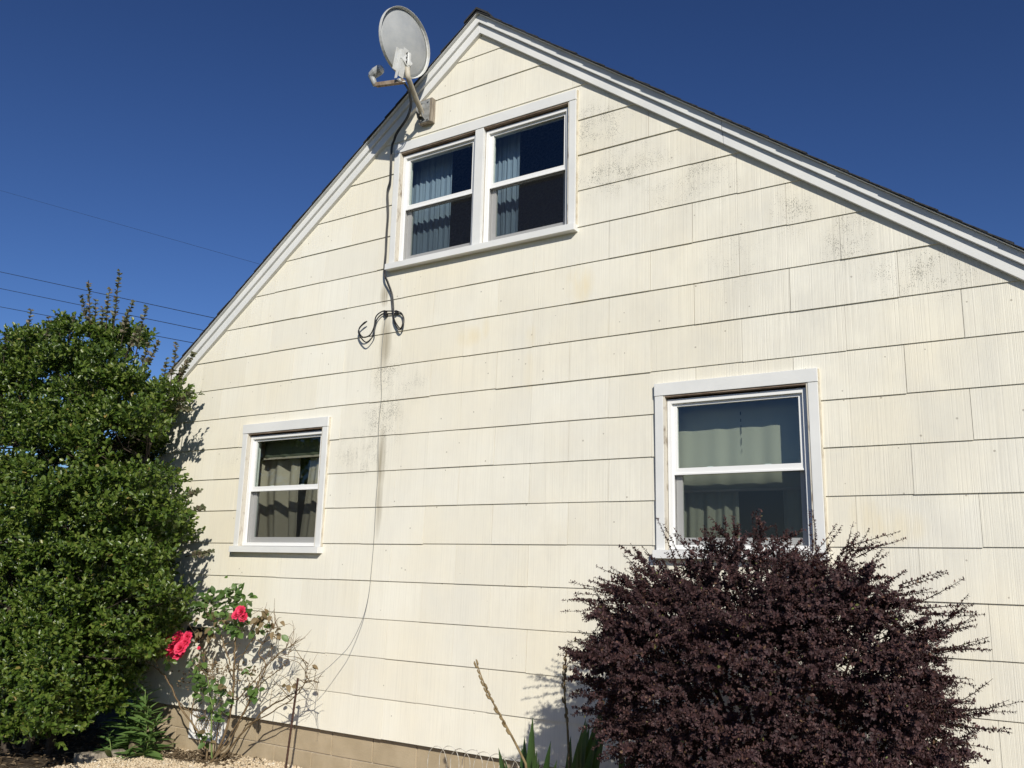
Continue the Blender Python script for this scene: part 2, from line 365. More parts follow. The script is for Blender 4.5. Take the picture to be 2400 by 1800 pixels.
for (p, q, r, s) in cells(XL, XR, -.005, 5.6, list(OPEN.values())):
    pl = gable([(p, r), (q, r), (q, s), (p, s)], .05)
    if len(pl) > 2 and area(pl) > 1e-5: wb.prism(pl, .002, .12)
wall = wb.build('wall', M['interior'], house)
# every siding shingle is its own piece
HOLES = []
for k, (a, b, c, d) in OPEN.items(): HOLES.append((a-.05, b+.05, c-.04, d+.07))
sn_ = 0
for c in range(0, 21):
    z0, z1 = c*E_, (c+1)*E_
    off = (-1.52 if c % 2 else -2.62)*E_
    x = off+CW*math.ceil((XR-off)/CW)
    while x > XL:
        gp = random.choice((.0007, .001, .0014, .0022)); xa, xb = max(XL, x-CW+gp), min(XR, x-gp*.6)
        jz = random.uniform(-.0022, .0022); th = .0118+random.uniform(-.0012, .0022)
        x -= CW
        if xb-xa < .02: continue
        b = MB(); tot = 0
        for (p, q, r, s) in cells(xa, xb, z0+jz, z1+.006, HOLES):
            pl = gable([(p, r), (q, r), (q, s), (p, s)], .03)
            if len(pl) > 2 and area(pl) > 2e-4:
                b.prism(pl, lambda X, Z, z0=z0, th=th: -th+(Z-z0)/E_*(th-.0035), .001); tot += 1
        if tot:
            b.build('siding_shingle', M['siding'], wall); sn_ += 1
# foundation
found = empty('foundation', parent=house)
bk = MB(); bk.box(XL+.03, XR-.03, .045, .25, -1.2, -.006); bk.build('mortar_bed', M['mortar'], found)
BLK = None
VENT = (-6.50, -6.06, -.245, -.03)
for row, (z0, z1) in enumerate(((-.182, -.012), (-.385, -.190), (-.588, -.393))):
    offx = -4.462 if row % 2 == 0 else -4.665
    k0 = math.floor((XL-offx)/.4064)
    for k in range(k0, 20):
        a, b = offx+k*.4064+.004, offx+(k+1)*.4064-.004
        a, b = max(a, XL+.03), min(b, XR-.03)
        if b-a < .03: continue
        if a > VENT[0]-.05 and b < VENT[1]+.05 and row < 1: continue
        bb = MB()
        for (p, q, r, s) in cells(a, b, z0, z1, [VENT]): bb.box(p, q, .036+random.uniform(-.001, .001), .2, r, s)
        if bb.v: bb.build('concrete_block', M['block'], found, bevel=.004)
vt = empty('foundation_vent', parent=house)
b = MB(); b.ring(*VENT, .035, .012, .07); b.build('frame', M['vinyl'], vt, bevel=.003)
b = MB(); b.box(VENT[0]+.03, VENT[1]-.03, .07, .08, VENT[2]+.03, VENT[3]-.03); b.build('backing', mat('dark vent cavity', (.03, .03, .03), .9, .1), vt)
b = MB(); x0, x1, z0, z1 = VENT[0]+.035, VENT[1]-.035, VENT[2]+.035, VENT[3]-.035
for i in range(12):
    xa = x0+(x1-x0)*i/11
    for s in (1, -1):
        xe = xa+s*.055
        if x0 <= xe <= x1:
            b.tube([(xa, .03+.004*s, z0), (xe, .03+.004*s, (z0+z1)/2), (xa, .03+.004*s, z1)], .0035, 5)
b.build('grille', M['vinyl'], vt)
# other walls, floors
b = MB(); b.box(XL, XL+.12, .12, 9.0, -.005, 2.72); b.build('side_wall', M['siding'], house)
b = MB(); b.box(XR-.12, XR, .12, 9.0, -.005, 2.72); b.build('side_wall', M['siding'], house)
b = MB(); b.prism(gable([(XL+.0, -.005), (XR, -.005), (XR, 5.6), (XL, 5.6)], .05), 8.9, 9.02); b.build('back_wall', M['siding'], house)
b = MB(); b.box(XL+.12, XR-.12, .12, 8.9, -.2, -.02); b.box(XL+.12, XR-.12, .12, 8.9, 2.55, 2.75); b.build('floor', M['room_dark'], house)
b = MB(); b.box(XL+.12, XR-.12, 3.4, 3.5, -.02, 2.55); b.box(-3.72, -3.62, .9, 3.4, -.02, 2.55); b.build('inner_wall', M['interior'], house)
b = MB(); b.box(XL, XR, .25, 8.9, -1.2, -.21); b.build('crawl_space', M['block'], house)

# roof: deck, shingle courses, rake boards
roof = empty('roof', parent=house)
ZS = 5.605                                          # shingle top line at the apex
ux = 1/math.hypot(1, SL); uz = SL*ux                # unit down-slope
EAVE = 4.05                                         # horizontal run to the eave
for s in (-1, 1):
    b = MB(); zt = ZS-.026
    pl = [(XA, zt), (XA+s*EAVE, zt-SL*EAVE), (XA+s*EAVE, zt-SL*EAVE-.03), (XA, zt-.03)]
    b.prism(pl, -.056, 9.1); b.build('deck', M['wood'], roof)
    n = 0; L = EAVE/ux+.02; t = 0.0
    while t < L:
        ex = .142; t1 = min(t+ex, L); b = MB()
        y0 = -.094+random.uniform(-.005, .004); th = .0105+random.uniform(-.002, .003)
        # wedge: thick at the lower end, top end tucked under the course above
        def pt(tt, h): return (XA+s*(tt*ux+h*uz), ZS-.030-tt*uz+h*ux)
        nseg = 5
        pl = [pt(max(t-.05, 0.0), .004), pt(t1, .004+0.004), pt(t1, .006+th), pt(max(t-.05, 0.0), .008)]
        b.prism(pl, lambda X, Z, y0=y0: y0, 9.12)
        b.build('shingle_course', M['shingle'], roof); t += ex
for k in range(3):
    b = MB(); y0 = -.099+.29*k
    for s in (-1, 1):
        pl = [(XA, ZS+.012-.004*k), (XA+s*.15*ux, ZS+.012-.004*k-.15*uz+.002), (XA+s*.15*ux, ZS-.004-.15*uz-.004*k), (XA, ZS-.006-.004*k)]
        b.prism(pl, y0, y0+.3 if k < 2 else 9.12)
    b.build('ridge_cap', M['shingle'], roof)
def rake(name, s, x0r, x1r, za0, za1, yf, yb):
    b = MB(); x0, x1 = XA+s*x0r, XA+s*x1r
    b.prism([(x0, za0-SL*x0r), (x1, za0-SL*x1r), (x1, za1-SL*x1r), (x0, za1-SL*x0r)], yf, yb)
    return b.build(name, M['trim'], house, bevel=.0025)
rake('rake_fascia', -1, 0.0005, EAVE, 5.505, 5.572, -.060, .0)
rake('rake_frieze', -1, 0.0005, EAVE-.35, 5.420, 5.504, -.039, .001)
for s in (-1, 1): rake('drip_edge', s, .0005, EAVE, 5.5735, 5.5785, -.084, .0)
seam = at(1692, 300, -.05)[0]-XA
for a, bq, e in ((.0005, seam-.0015, 0), (seam+.0015, EAVE, .002)):
    rake('rake_fascia', 1, a, bq, 5.505-e*.5, 5.572, -.060-e*.6, .0)
    rake('rake_frieze', 1, a, min(bq, EAVE-.35), 5.420, 5.504, -.039-e*.6, .001)
for s in (-1, 1):                                    # eave fascia and corner boards
    xe = XA+s*EAVE; b = MB(); b.box(min(xe, xe-s*.03), max(xe, xe-s*.03), .0, 9.0, 5.574-SL*EAVE-.16, 5.574-SL*EAVE-.0)
    b.build('eave_fascia', M['trim'], house)
    xs = XL if s < 0 else XR
    b = MB(); b.box(min(xe-s*.03, xs), max(xe-s*.03, xs), .0, 9.0, 2.385, 2.40); b.build('soffit', M['trim'], house)
    b = MB(); b.prism([(xs+s*.002, 2.384), (xe-s*.001, 2.384), (xe-s*.001, 5.503-SL*EAVE), (xs+s*.002, 5.503-SL*(s*(xs-XA)))], -.036, .06); b.build('cornice_return', M['trim'], house, bevel=.002)
    for c in range(9):                                # side courses
        b = MB(); zc = c*E_; y0, y1 = .004, 8.9
        xo = xs+s*.0118; xi = xs+s*.0035
        b.add([(xs-s*.002, y0, zc), (xo, y0, zc), (xi, y0, zc+E_), (xs-s*.002, y0, zc+E_), (xs-s*.002, y1, zc), (xo, y1, zc), (xi, y1, zc+E_), (xs-s*.002, y1, zc+E_)],
              [(0, 1, 2, 3), (7, 6, 5, 4), (0, 4, 5, 1), (1, 5, 6, 2), (2, 6, 7, 3), (3, 7, 4, 0)]); b.build('siding_course', M['siding'], house)

# ------------------------------------------------------------------ windows
def window(x0, x1, z0, z1, mull=None):
    wn = empty('window', parent=house)
    def p(name, bb, mt, bev=.0018): return bb.build(name, mt, wn, bevel=bev)
    b = MB(); b.box(x0-.058, x1+.058, -.034, .002, z1, z1+.080); p('head_casing', b, M['trim'])
    for s in (0, 1):
        b = MB(); xa, xb = ((x0-.056, x0), (x1, x1+.056))[s]; b.box(xa, xb, -.030, .002, z0+.001, z1-.0015); p('side_casing', b, M['trim'])
    b = MB(); b.prism([(x0-.068, z0-.050), (x1+.068, z0-.050), (x1+.068, z0), (x0-.068, z0)], lambda X, Z: -.064 if Z < z0-.01 else -.062, .03); p('sill', b, M['trim'])
    b = MB(); b.box(x1+.056, x1+.066, -.020, .002, z0+.001, z1+.079); p('caulk', b, M['caulk'], .003)
    b = MB(); b.box(x0-.062, x0-.056, -.017, .002, z0+.001, z1+.079); p('caulk', b, M['caulk'], .002)
    j = .011
    for s in (0, 1):
        b = MB(); xa, xb = ((x0-.0005, x0+j), (x1-j, x1+.0005))[s]; b.box(xa, xb, -.026, .12, z0, z1-.001); p('jamb', b, M['jamb'])
    b = MB(); b.box(x0+j, x1-j, -.026, .12, z1-j, z1+.0005); p('head_jamb', b, M['head'])
    units = [(x0+j, x1-j)]
    if mull:
        units = [(x0+j, mull[0]-.001), (mull[1]+.001, x1-j)]
        b = MB(); b.box(mull[0], mull[1], -.029, .002, z0+.001, z1-.0015); p('mullion_casing', b, M['trim'])
        b = MB(); b.box(mull[0]+.001, mull[1]-.001, .002, .12, z0, z1-j); p('mullion_post', b, M['jamb'])
    for (a, c) in units:
        zb, zt = z0+.004, z1-j-.012
        a += .004; c -= .004
        b = MB(); b.ring(a, c, zb, zt, .028, .004, .10); p('frame', b, M['vinyl'])
        ai, ci, bi, ti = a+.028, c-.028, zb+.030, zt-.026
        b = MB(); b.ring(a+.016, c-.016, zb+.016, zt-.016, .013, .012, .02); p('stop', b, M['vinyl'], .001)
        mid = (zb+zt)/2-.004
        b = MB(); b.ring(ai-.006, ci+.006, mid, ti+.004, .034, .024, .050, .036, .024); p('upper_sash', b, M['vinyl'])
        b = MB(); b.box(ai+.026, ci-.026, .036, .040, mid+.034, ti-.018); p('pane', b, M['glass'], 0)
        b = MB(); b.ring(ai+.004, ci-.004, bi, mid+.034, .040, .056, .082, .045, .036); p('lower_sash', b, M['vinyl'])
        b = MB(); b.box(ai+.042, ci-.042, .068, .072, bi+.043, mid); p('pane', b, M['glass'], 0)
        b = MB(); b.ring(ai-.004, ci+.004, zb+.018, mid+.004, .011, .018, .027); p('screen_frame', b, M['vinyl'], .001)
        b = MB(); y = .0235; b.add([(ai+.004, y, zb+.026), (ci-.004, y, zb+.026), (ci-.004, y, mid-.004), (ai+.004, y, mid-.004)], [(0, 1, 2, 3)])
        p('insect_screen', b, M['screen'], 0)
        for q in (.28, .72):
            b = MB(); xc = ai+(ci-ai)*q; b.box(xc-.018, xc+.018, .050, .062, mid+.0345, mid+.044); p('sash_lock', b, M['vinyl'], .002)
    return wn
window(*OPEN['upper'], mull=(-3.690, -3.612)); window(*OPEN['left']); window(*OPEN['right'])

def curtain(name, label, cat, x0, x1, z0, z1, Y, mt, folds=7, amp=.02, taper=0.0, nx=70, nz=24, seed=0, group=None, gather=None):
    r = random.Random(seed); ph = [r.uniform(0, 6.28) for _ in range(4)]; V = []; F = []
    for j in range(nz+1):
        v = j/nz; z = z1+(z0-z1)*v
        for i in range(nx+1):
            u = i/nx; x = x0+(x1-x0)*u
            if gather: x = gather(u, v, x)
            q = u+.03*math.sin(3*u+ph[0]*3)
            y = Y+amp*(.6*math.sin(2*math.pi*folds*q+ph[1])+.4*math.sin(2*math.pi*folds*1.7*q+ph[2]+v*.8))*(.55+.45*v)
            V.append((x, y, z+.004*math.sin(9*u+ph[3])*(1-v)))
    for j in range(nz):
        for i in range(nx): a = j*(nx+1)+i; F.append((a, a+1, a+nx+2, a+nx+1))
    b = MB(); b.v = V; b.f = F; o = b.build(name, mt, smooth=True, recalc=False)
    sd = o.modifiers.new('cloth thickness', 'SOLIDIFY'); sd.thickness = .0025
    return tag(o, label, cat, group)
cy = .20
curtain('curtain', 'wide curtain tinted blue for the sky reflection in the left half of the gable window', 'curtain', -4.50, at(1058, 470, cy)[0], 3.55, 4.62, cy, M['skytintcloth'], 8, .022, seed=1)
curtain('curtain', 'narrow curtain tinted blue for the sky reflection in the right half of the gable window', 'curtain', -3.66, at(1219, 400, cy)[0], 3.55, 4.62, cy, M['skytintcloth'], 5, .022, seed=5)
curtain('curtain', 'wide beige curtain draped at the left of the small lower left window', 'curtain', at(592, 1200, .22)[0]-.06, at(700, 1080, .22)[0], 1.33, 2.30, .25, M['beigecloth'], 2.3, .055, seed=3,
        gather=lambda u, v, x: x+(.20*max(0, v-.45)**1.2*(1-u))+.06*u*max(0, v-.5))
curtain('curtain', 'narrow beige curtain at the right edge of the lower left window', 'curtain', at(727, 1100, .24)[0], -5.10, 1.33, 2.30, .25, M['beigecloth'], 3, .03, seed=4, gather=lambda u, v, x: x-.10*(1-u)*v)
def shade(label, x0, x1, z0, z1, Y, mt, tear=False):
    e = empty('roller_shade', ((x0+x1)/2, Y, z1)); tag(e, label, 'shade')
    o = curtain('cloth', None, None, x0, x1, z0, z1, Y, mt, 5, .006, nx=60, nz=6, seed=9)
    o.parent = e; o.location = (-(x0+x1)/2, -Y, -z1)
    b = MB(); b.tube([(x0-(x0+x1)/2, .018, .0), (x1-(x0+x1)/2, .018, .0)], .016, 10); b.build('roller', M['interior'], e)
    b = MB(); b.box(x0-(x0+x1)/2, x1-(x0+x1)/2, -.006, .006, z0-z1-.012, z0-z1+.004); b.build('hem_bar', M['beigecloth'], e)
    if tear:
        b = MB(); p0 = at(1737, 966, Y); 
        for k, (a, l) in enumerate(((0, .02), (.045, .018), (.085, .055), (.165, .045), (.235, .022))):
            b.box(p0[0]-(x0+x1)/2-.003+.001*k, p0[0]-(x0+x1)/2+.003, -.0145, -.0135, p0[2]-z1-a-l, p0[2]-z1-a)
        b.build('tear', M['black'], e)
    return e
shade('olive roller shade pulled down across the top of the lower left window', -6.02, -5.14, at(640, 1074, .17)[2], 2.31, .165, M['shadecloth'])
shade('sage window shade with a dark tear filling the upper lower right window', -2.15, -1.24, 1.73, 2.31, .20, M['greencloth'], True)
curtain('curtain', 'patterned grey curtain at left behind the lower pane above the purple bush', 'curtain', -2.16, at(1733, 1200, .27)[0], 1.30, 1.78, .27, M['greencloth'], 4, .03, seed=6)
curtain('curtain', 'grey curtain strip at right behind the lower pane above the purple bush', 'curtain', at(1838, 1200, .27)[0], -1.22, 1.30, 1.78, .27, M['greencloth'], 3, .025, seed=8)

# ------------------------------------------------------------------ satellite dish
D0 = .43; DD = .40
foot = at(990, 268, -.07); fx = foot[0]
dish = empty('satellite_dish', (0, 0, 0)); tag(dish, 'grey satellite dish on a bent mast bolted beside the gable window', 'satellite dish')
p0 = at(1000, 262, -.045)
bw, bh = .065, .105
b = MB(); b.box(p0[0]-bw, p0[0]+bw, -.062, -.012, p0[2]-bh, p0[2]+bh); b.build('mounting_board', M['wood'], dish, bevel=.003)
b = MB(); b.box(p0[0]-.052, p0[0]+.045, -.067, -.0625, p0[2]-.098, p0[2]+.095)
for s in (-1, 1):                                   # clevis cheeks
    xx = fx+s*.026
    b.add([(xx-.002, -.067, p0[2]-.085), (xx-.002, -.067, p0[2]+.06), (xx-.002, -.115, p0[2]+.03), (xx-.002, -.125, p0[2]-.02), (xx-.002, -.10, p0[2]-.07),
           (xx+.002, -.067, p0[2]-.085), (xx+.002, -.067, p0[2]+.06), (xx+.002, -.115, p0[2]+.03), (xx+.002, -.125, p0[2]-.02), (xx+.002, -.10, p0[2]-.07)],
          [(0, 1, 2, 3, 4), (9, 8, 7, 6, 5), (0, 5, 6, 1), (1, 6, 7, 2), (2, 7, 8, 3), (3, 8, 9, 4), (4, 9, 5, 0)])
b.build('mast_foot', M['galv'], dish, bevel=.001)
b = MB()
for (dx, dz) in ((-.035, .075), (.03, .075), (-.035, -.082), (.03, -.082)):
    b.tube([(p0[0]+dx, -.067, p0[2]+dz), (p0[0]+dx, -.076, p0[2]+dz)], .009, 6)
b.tube([(fx-.034, -.095, p0[2]), (fx+.034, -.095, p0[2])], .007, 6)
b.build('bolts', M['galv'], dish)
mtop = at(955, 150, -D0+.01); mx_ = mtop[0]
mast = spline([(fx, -.082, p0[2]-.055), at(988, 262, -.10), at(976, 234, -.21), at(964, 203, -.33), at(957, 182, -.405), at(955, 166, -.42), at(955, 148, -D0+.008)], 6)
b = MB(); b.tube(mast, .021, 14); b.build('mast', M['mast'], dish, smooth=True)
dc = at(946.2, 101.5, -DD)
vr = unit(dc-CAM); rt_ = unit(RT-vr*(RT@vr)); up_ = np.cross(rt_, vr)
nn = unit(vr*.648+.762*(-.952*rt_-.305*up_))        # the way the dish faces
maj = unit(np.cross(nn, np.cross(vr, nn))) if False else unit(.305*rt_*-1+.952*up_*1)
maj = unit(maj-nn*(maj@nn)); mnr = np.cross(nn, maj)
RAD = .266
def dishpt(r, a, back=0.0):
    return dc+maj*(RAD*r*math.cos(a))+mnr*(RAD*r*math.sin(a))-nn*(.055*(1-r*r)+back)
b = MB(); NR, NA = 10, 48; vs = [dishpt(0, 0)]; fs = []
for i in range(1, NR+1):
    for k in range(NA): vs.append(dishpt(i/NR, 2*math.pi*k/NA))
for k in range(NA): fs.append((0, 1+k, 1+(k+1) % NA))
for i in range(NR-1):
    for k in range(NA): fs.append((1+i*NA+k, 1+(i+1)*NA+k, 1+(i+1)*NA+(k+1) % NA, 1+i*NA+(k+1) % NA))
b.add(vs, fs); o = b.build('reflector', M['dish'], dish, smooth=True)
sd = o.modifiers.new('sheet', 'SOLIDIFY'); sd.thickness = .003; sd.offset = 0
b = MB(); vs = []; prof = [(1.0, 0.0), (1.035, .002), (1.035, .030), (1.028, .030), (1.02, .010), (1.0, .006)]
for k in range(NA):
    a = 2*math.pi*k/NA
    for (r, bk_) in prof: vs.append(dc+maj*(RAD*r*math.cos(a))+mnr*(RAD*r*math.sin(a))-nn*bk_)
n = len(prof); fs = [(k*n+i, k*n+(i+1) % n, ((k+1) % NA)*n+(i+1) % n, ((k+1) % NA)*n+i) for k in range(NA) for i in range(n)]
b.add(vs, fs); b.build('rim', M['dishlight'], dish, smooth=False)
mp = np.array([mx_, -D0+.008, mtop[2]+.03])
bt, bb_ = at(950, 116, -.465), at(936, 186, -.465)       # folded channel behind the dish, running down to the feed arm
bx = unit(bt-bb_); by_ = unit(np.cross(bx, nn)); bn = np.cross(by_, bx); bc = (bt+bb_)/2; bl = np.linalg.norm(bt-bb_)/2
b = MB()
for s in (-1, 1):
    q = bc+by_*s*.026+bn*.016
    b.add([q+bx*bl+bn*.014-by_*.0015, q+bx*bl*.9-bn*.020-by_*.0015, q-bx*bl*.2-bn*.028-by_*.0015, q-bx*bl-bn*.014-by_*.0015, q-bx*bl+bn*.014-by_*.0015,
           q+bx*bl+bn*.014+by_*.0015, q+bx*bl*.9-bn*.020+by_*.0015, q-bx*bl*.2-bn*.028+by_*.0015, q-bx*bl-bn*.014+by_*.0015, q-bx*bl+bn*.014+by_*.0015],
          [(0, 1, 2, 3, 4), (9, 8, 7, 6, 5)]+[(k, k+5, (k+1) % 5+5, (k+1) % 5) for k in range(5)])
    b.obox(bc+by_*s*.045+bn*.032+bx*.03, bx, by_, bn, bl*.72, .019, .002)
b.obox(bc-bn*.010+bx*.01, bx, by_, bn, bl*.95, .0255, .002)
b.build('back_bracket', M['dishlight'], dish, bevel=.0015)
down = -bx
b = MB(); b.tube([mp+np.array([0, 0, -.055]), mp+np.array([0, 0, .055])], .029, 12)
b.obox(mp+(bc-mp)*.4, bc-mp, np.cross(bc-mp, [0, 0, 1]), np.cross(np.cross(bc-mp, [0, 0, 1]), bc-mp), np.linalg.norm(bc-mp)*.45, .024, .045)
b.build('clamp', M['dishlight'], dish, bevel=.002)
b = MB()
for s in (-.035, 0, .035):
    q = mp+np.array([.0, -.02, s]); b.tube([q, q+np.array([.03, -.02, 0])], .006, 6)
b.build('clamp_bolts', M['blackplastic'], dish)
arm0 = at(944, 191, -.455); arm1 = at(884, 199, -D0-.0)
arm1 = arm0+(arm1-arm0)
sb = bb_
b = MB(); ad = unit(arm0-sb); sx = np.cross(ad, nn); b.obox((sb+arm0)/2, ad, nn, sx, np.linalg.norm(arm0-sb)/2+.01, .012, .016); b.build('arm_bracket', M['dishlight'], dish, bevel=.002)
b = MB(); ad = unit(arm1-arm0); sx = np.cross(ad, [0, 0, 1]); b.obox((arm0+arm1)/2, ad, sx, np.cross(sx, ad), np.linalg.norm(arm1-arm0)/2+.01, .016, .016); b.build('feed_arm', M['arm'], dish, bevel=.002)
l0 = at(879, 199, -D0-.0); l1 = at(871, 178, -D0-.0); l2 = at(880, 170, -D0); l3 = at(891, 163, -D0+.01); l4 = at(896, 160, -D0+.012)
b = MB(); b.tube([l0, l0+(l1-l0)*.6, l1, l1+(l2-l1)*.3], [.020, .024, .030, .033], 10); b.build('feed_neck', M['dish'], dish, smooth=True)
b = MB(); b.tube([l1, l2, l3], [.034, .041, .041], 14); b.build('feed_housing', M['dish'], dish, smooth=False)
b = MB(); b.tube([l3+(l3-l2)*.02, l3+(l4-l3)*.6, l4, l4+(l4-l3)*.3], [.037, .036, .027, .009], 14); b.build('feed_cap', M['vinyl'], dish, smooth=True)

# ------------------------------------------------------------------ cables and wires
def cable(pts, label, r=.0052, mt='black', name='cable', cat='cable', n=5):
    b = MB(); b.tube(spline(pts, n), r, 8); o = b.build(name, M[mt], smooth=True); return tag(o, label, cat)
drop = [(944, 192, -.43), (953, 205, -.38), (958, 217, -.32), (961, 234, -.25), (961, 251, -.18), (956, 268, -.13), (949, 282, -.105), (937, 299, -.085), (927.5, 314, -.07), (922.7, 328, -.06),
        (917, 346, -.045), (915, 390, -.04), (913, 425, -.03), (907, 450, -.03), (908, 500, -.028), (905, 545, -.028), (903, 590, -.03), (900, 625, -.05), (901, 645, -.06), (908, 663, -.05), (917, 690, -.035), (920, 724, -.03)]
low1 = [(924, 748.5, -.04), (932, 763.6, -.045), (939, 769.6, -.05), (944, 757.6, -.05), (944, 739.5, -.04), (933.8, 730.5, -.03), (906.6, 729, -.026), (894.6, 730.5, -.03), (881, 742.5, -.04), (876.5, 766.6, -.045), (867.4, 784.7, -.05), (852.4, 790.7, -.055), (843, 781.7, -.055), (842, 769.6, -.05), (852, 757.6, -.05), (860, 753, -.05)]
low2 = [(922, 749, -.035), (929, 765, -.04), (937, 773, -.045), (945, 762, -.045), (946, 744, -.036), (936, 735, -.026), (908, 736, -.022), (896, 736, -.026), (884, 748, -.035), (878, 768, -.04), (876, 785, -.045), (860, 802, -.055), (848, 794, -.055), (840, 779, -.05), (845, 766, -.05), (859, 754, -.05)]
cable([at(*p) for p in drop+low1], 'black coaxial cable from the dish ending in the tighter upper loop on the siding')
cable([at(x+(3.2 if i < 9 else 2.6), y+.5, Y-.004) for i, (x, y, Y) in enumerate(drop)]+[at(*p) for p in low2], 'second black coaxial cable beside it ending in the lower hanging loop on the siding')
b = MB()
for (px, py) in ((902, 731), (904, 737), (929, 731)):
    q = at(px, py, -.03); b.box(q[0]-.008, q[0]+.008, -.04, -.008, q[2]-.016, q[2]+.012)
tag(b.build('cable_clip', M['black'], bevel=.002), 'black clips holding the looped cables against the cream siding', 'clip')
gw = [(904, 738, -.02), (899, 775, -.018), (894, 830, -.017), (893, 880, -.018), (894, 930, -.017), (890, 965, -.018), (887, 1010, -.017), (886, 1060, -.019), (886, 1110, -.018), (882, 1160, -.018), (879, 1215, -.018),
      (876, 1270, -.018), (870, 1340, -.02), (863, 1400, -.03), (848, 1455, -.06), (820, 1512, -.13), (790, 1545, -.2), (760, 1572, -.27), (732, 1587, -.33), (700, 1596, -.345)]
cable([at(*p) for p in gw], 'thin grey wire running down the siding to the rusty stake', .0022, 'greywire', 'wire', 'wire')
for k, (a, c, r) in enumerate((((0, 637), (505, 746), .011), ((0, 676), (480, 775), .011), ((0, 719), (455, 804), .011), ((10, 449), (605, 618), .0045))):
    P, Q = at(*a, 12.0), at(*c, 12.0); d = Q-P
    pts = [P+d*t-np.array([0, 0, 1])*0.0*t for t in np.linspace(-1.6, 1.25, 40)]
    b = MB(); b.tube(pts, r, 6); o = b.build('power_line', mat('dark line wire', (.02, .025, .04), .7, .2) if k == 0 else bpy.data.materials['dark line wire'], smooth=True)
    tag(o, ('highest of the three dark power lines left of the gable', 'middle of the three dark power lines left of the gable', 'lowest of the three dark power lines left of the gable', 'faint thin line crossing the sky high above the other lines')[k], 'power line', 'overhead lines')

# wall vent hood, stake, edging, wire fence
q0, q1 = at(444, 1469, -.05), at(478, 1486, -.05)
b = MB(); b.box(q0[0], q1[0]+.02, -.075, -.008, q0[2]-.055, q0[2]+.005); b.add([(q0[0], -.075, q0[2]-.055), (q1[0]+.02, -.075, q0[2]-.055), (q1[0]+.02, -.02, q0[2]-.10), (q0[0], -.02, q0[2]-.10)], [(0, 1, 2, 3)])
b.tube([(q1[0]+.0, -.06, q0[2]-.03), (q1[0]+.005, -.09, q0[2]-.05), (q1[0]+.005, -.085, q0[2]-.12)], .022, 10)
tag(b.build('wall_spigot', M['blackplastic'], bevel=.003), 'black spigot box on the siding behind the rose bush', 'spigot')
s0, s1 = at(698.3, 1589.6, -.35), at(668, 1812, -.35)
s1 = s0+(s1-s0)*((s0[2]-(GZ-.08))/(s0[2]-s1[2]))
b = MB(); b.tube([s0+(s1-s0)*t for t in np.linspace(0, 1, 60)], [.0075+.0012*(k % 2) for k in range(60)], 8)
tag(b.build('metal_stake', M['rust']), 'rusty rebar stake leaning in the gravel beside the rose', 'stake')
def slabobj(x0, y0, x1, y1, wd, h, label, mt):
    d = np.array([x1-x0, y1-y0]); L = np.linalg.norm(d); d /= L; nn_ = np.array([-d[1], d[0]])
    b = MB(); c = np.array([(x0+x1)/2, (y0+y1)/2, GZ-.06+h/2])
    b.obox(c, (d[0], d[1], .02), (nn_[0], nn_[1], 0), (0, 0, 1), L/2, wd/2, h/2+.03)
    o = b.build('edging_stone', mt, bevel=.008); tag(o, label, 'edging', 'edging along the shrub bed'); return o
slabobj(-6.66, -.02, -6.74, -.36, .09, .13, 'tan concrete edging block against the foundation under the rose', M['concrete'])
slabobj(-6.75, -.40, -6.86, -.76, .09, .085, 'darker sunken edging piece in front of the green shrub', M['wood'])
fence = empty('wire_border', (0, 0, 0)); tag(fence, 'low white scalloped wire border fence beside the yucca at the foundation', 'wire border')
zt = at(1205, 1776, -.30)[2]
for k in range(15):
    xc = -3.62+.092*k; zz = zt+random.uniform(-.008, .008); pts = []
    for t in np.linspace(0, math.pi, 13): pts.append((xc-.078*math.cos(t)+random.uniform(-.002, .002), -.30+.006*(k % 2)+random.uniform(-.003, .003), zz-.09+.09*math.sin(t)))
    pts = [(xc-.078, -.30+.006*(k % 2), GZ-.03)]+pts+[(xc+.078, -.30+.006*(k % 2), GZ-.03)]
    b = MB(); b.tube(pts, .0021, 6); b.build('wire_arch', M['whitewire'], fence, smooth=True)

# ------------------------------------------------------------------ gravel
def stones(name, n, x0, x1, y0, y1, s0, s1, label):
    base = np.array([(1,0,0),(-1,0,0),(0,1,0),(0,-1,0),(0,0,1),(0,0,-1)], float)
    F0 = np.array([(0,2,4),(2,1,4),(1,3,4),(3,0,4),(2,0,5),(1,2,5),(3,1,5),(0,3,5)])
    x = rng.uniform(x0, x1, n); y = rng.uniform(y0, y1, n)
    z = np.array([ground_z(a, c) for a, c in zip(x, y)])
    S = rng.uniform(s0, s1, n)*rng.choice([1, 1, 1, 1.4], n)
    V = base[None]*S[:, None, None]*rng.uniform(.6, 1.15, (n, 6, 1))+rng.normal(0, .18, (n, 6, 3))*S[:, None, None]
    a = rng.uniform(0, 6.28, n); c_, s_ = np.cos(a)[:, None], np.sin(a)[:, None]
    X = V[..., 0]*c_-V[..., 1]*s_; Y = V[..., 0]*s_+V[..., 1]*c_; Z = V[..., 2]*.8
    V = np.stack([X+x[:, None], Y+y[:, None], Z+z[:, None]+S[:, None]*.35], -1).reshape(-1, 3)
    F = (F0[None]+np.arange(n)[:, None, None]*6).reshape(-1, 3)
    o = quad_mesh(name, V, F, M['gravel'], None, np.repeat(rng.random(n), 6)); return tag(o, label, 'gravel', kind='stuff')
mg = mat('cream gravel', (.6, .48, .33), .9, .2); t = NT(mg); a = t.n('ShaderNodeAttribute'); a.attribute_name = 'rnd'
t.color(t.ramp(a.outputs['Fac'], [(0, (.16, .13, .09)), (.05, (.50, .39, .26)), (.5, (.60, .49, .34)), (.9, (.68, .57, .42)), (1, (.70, .64, .54))])); M['gravel'] = mg
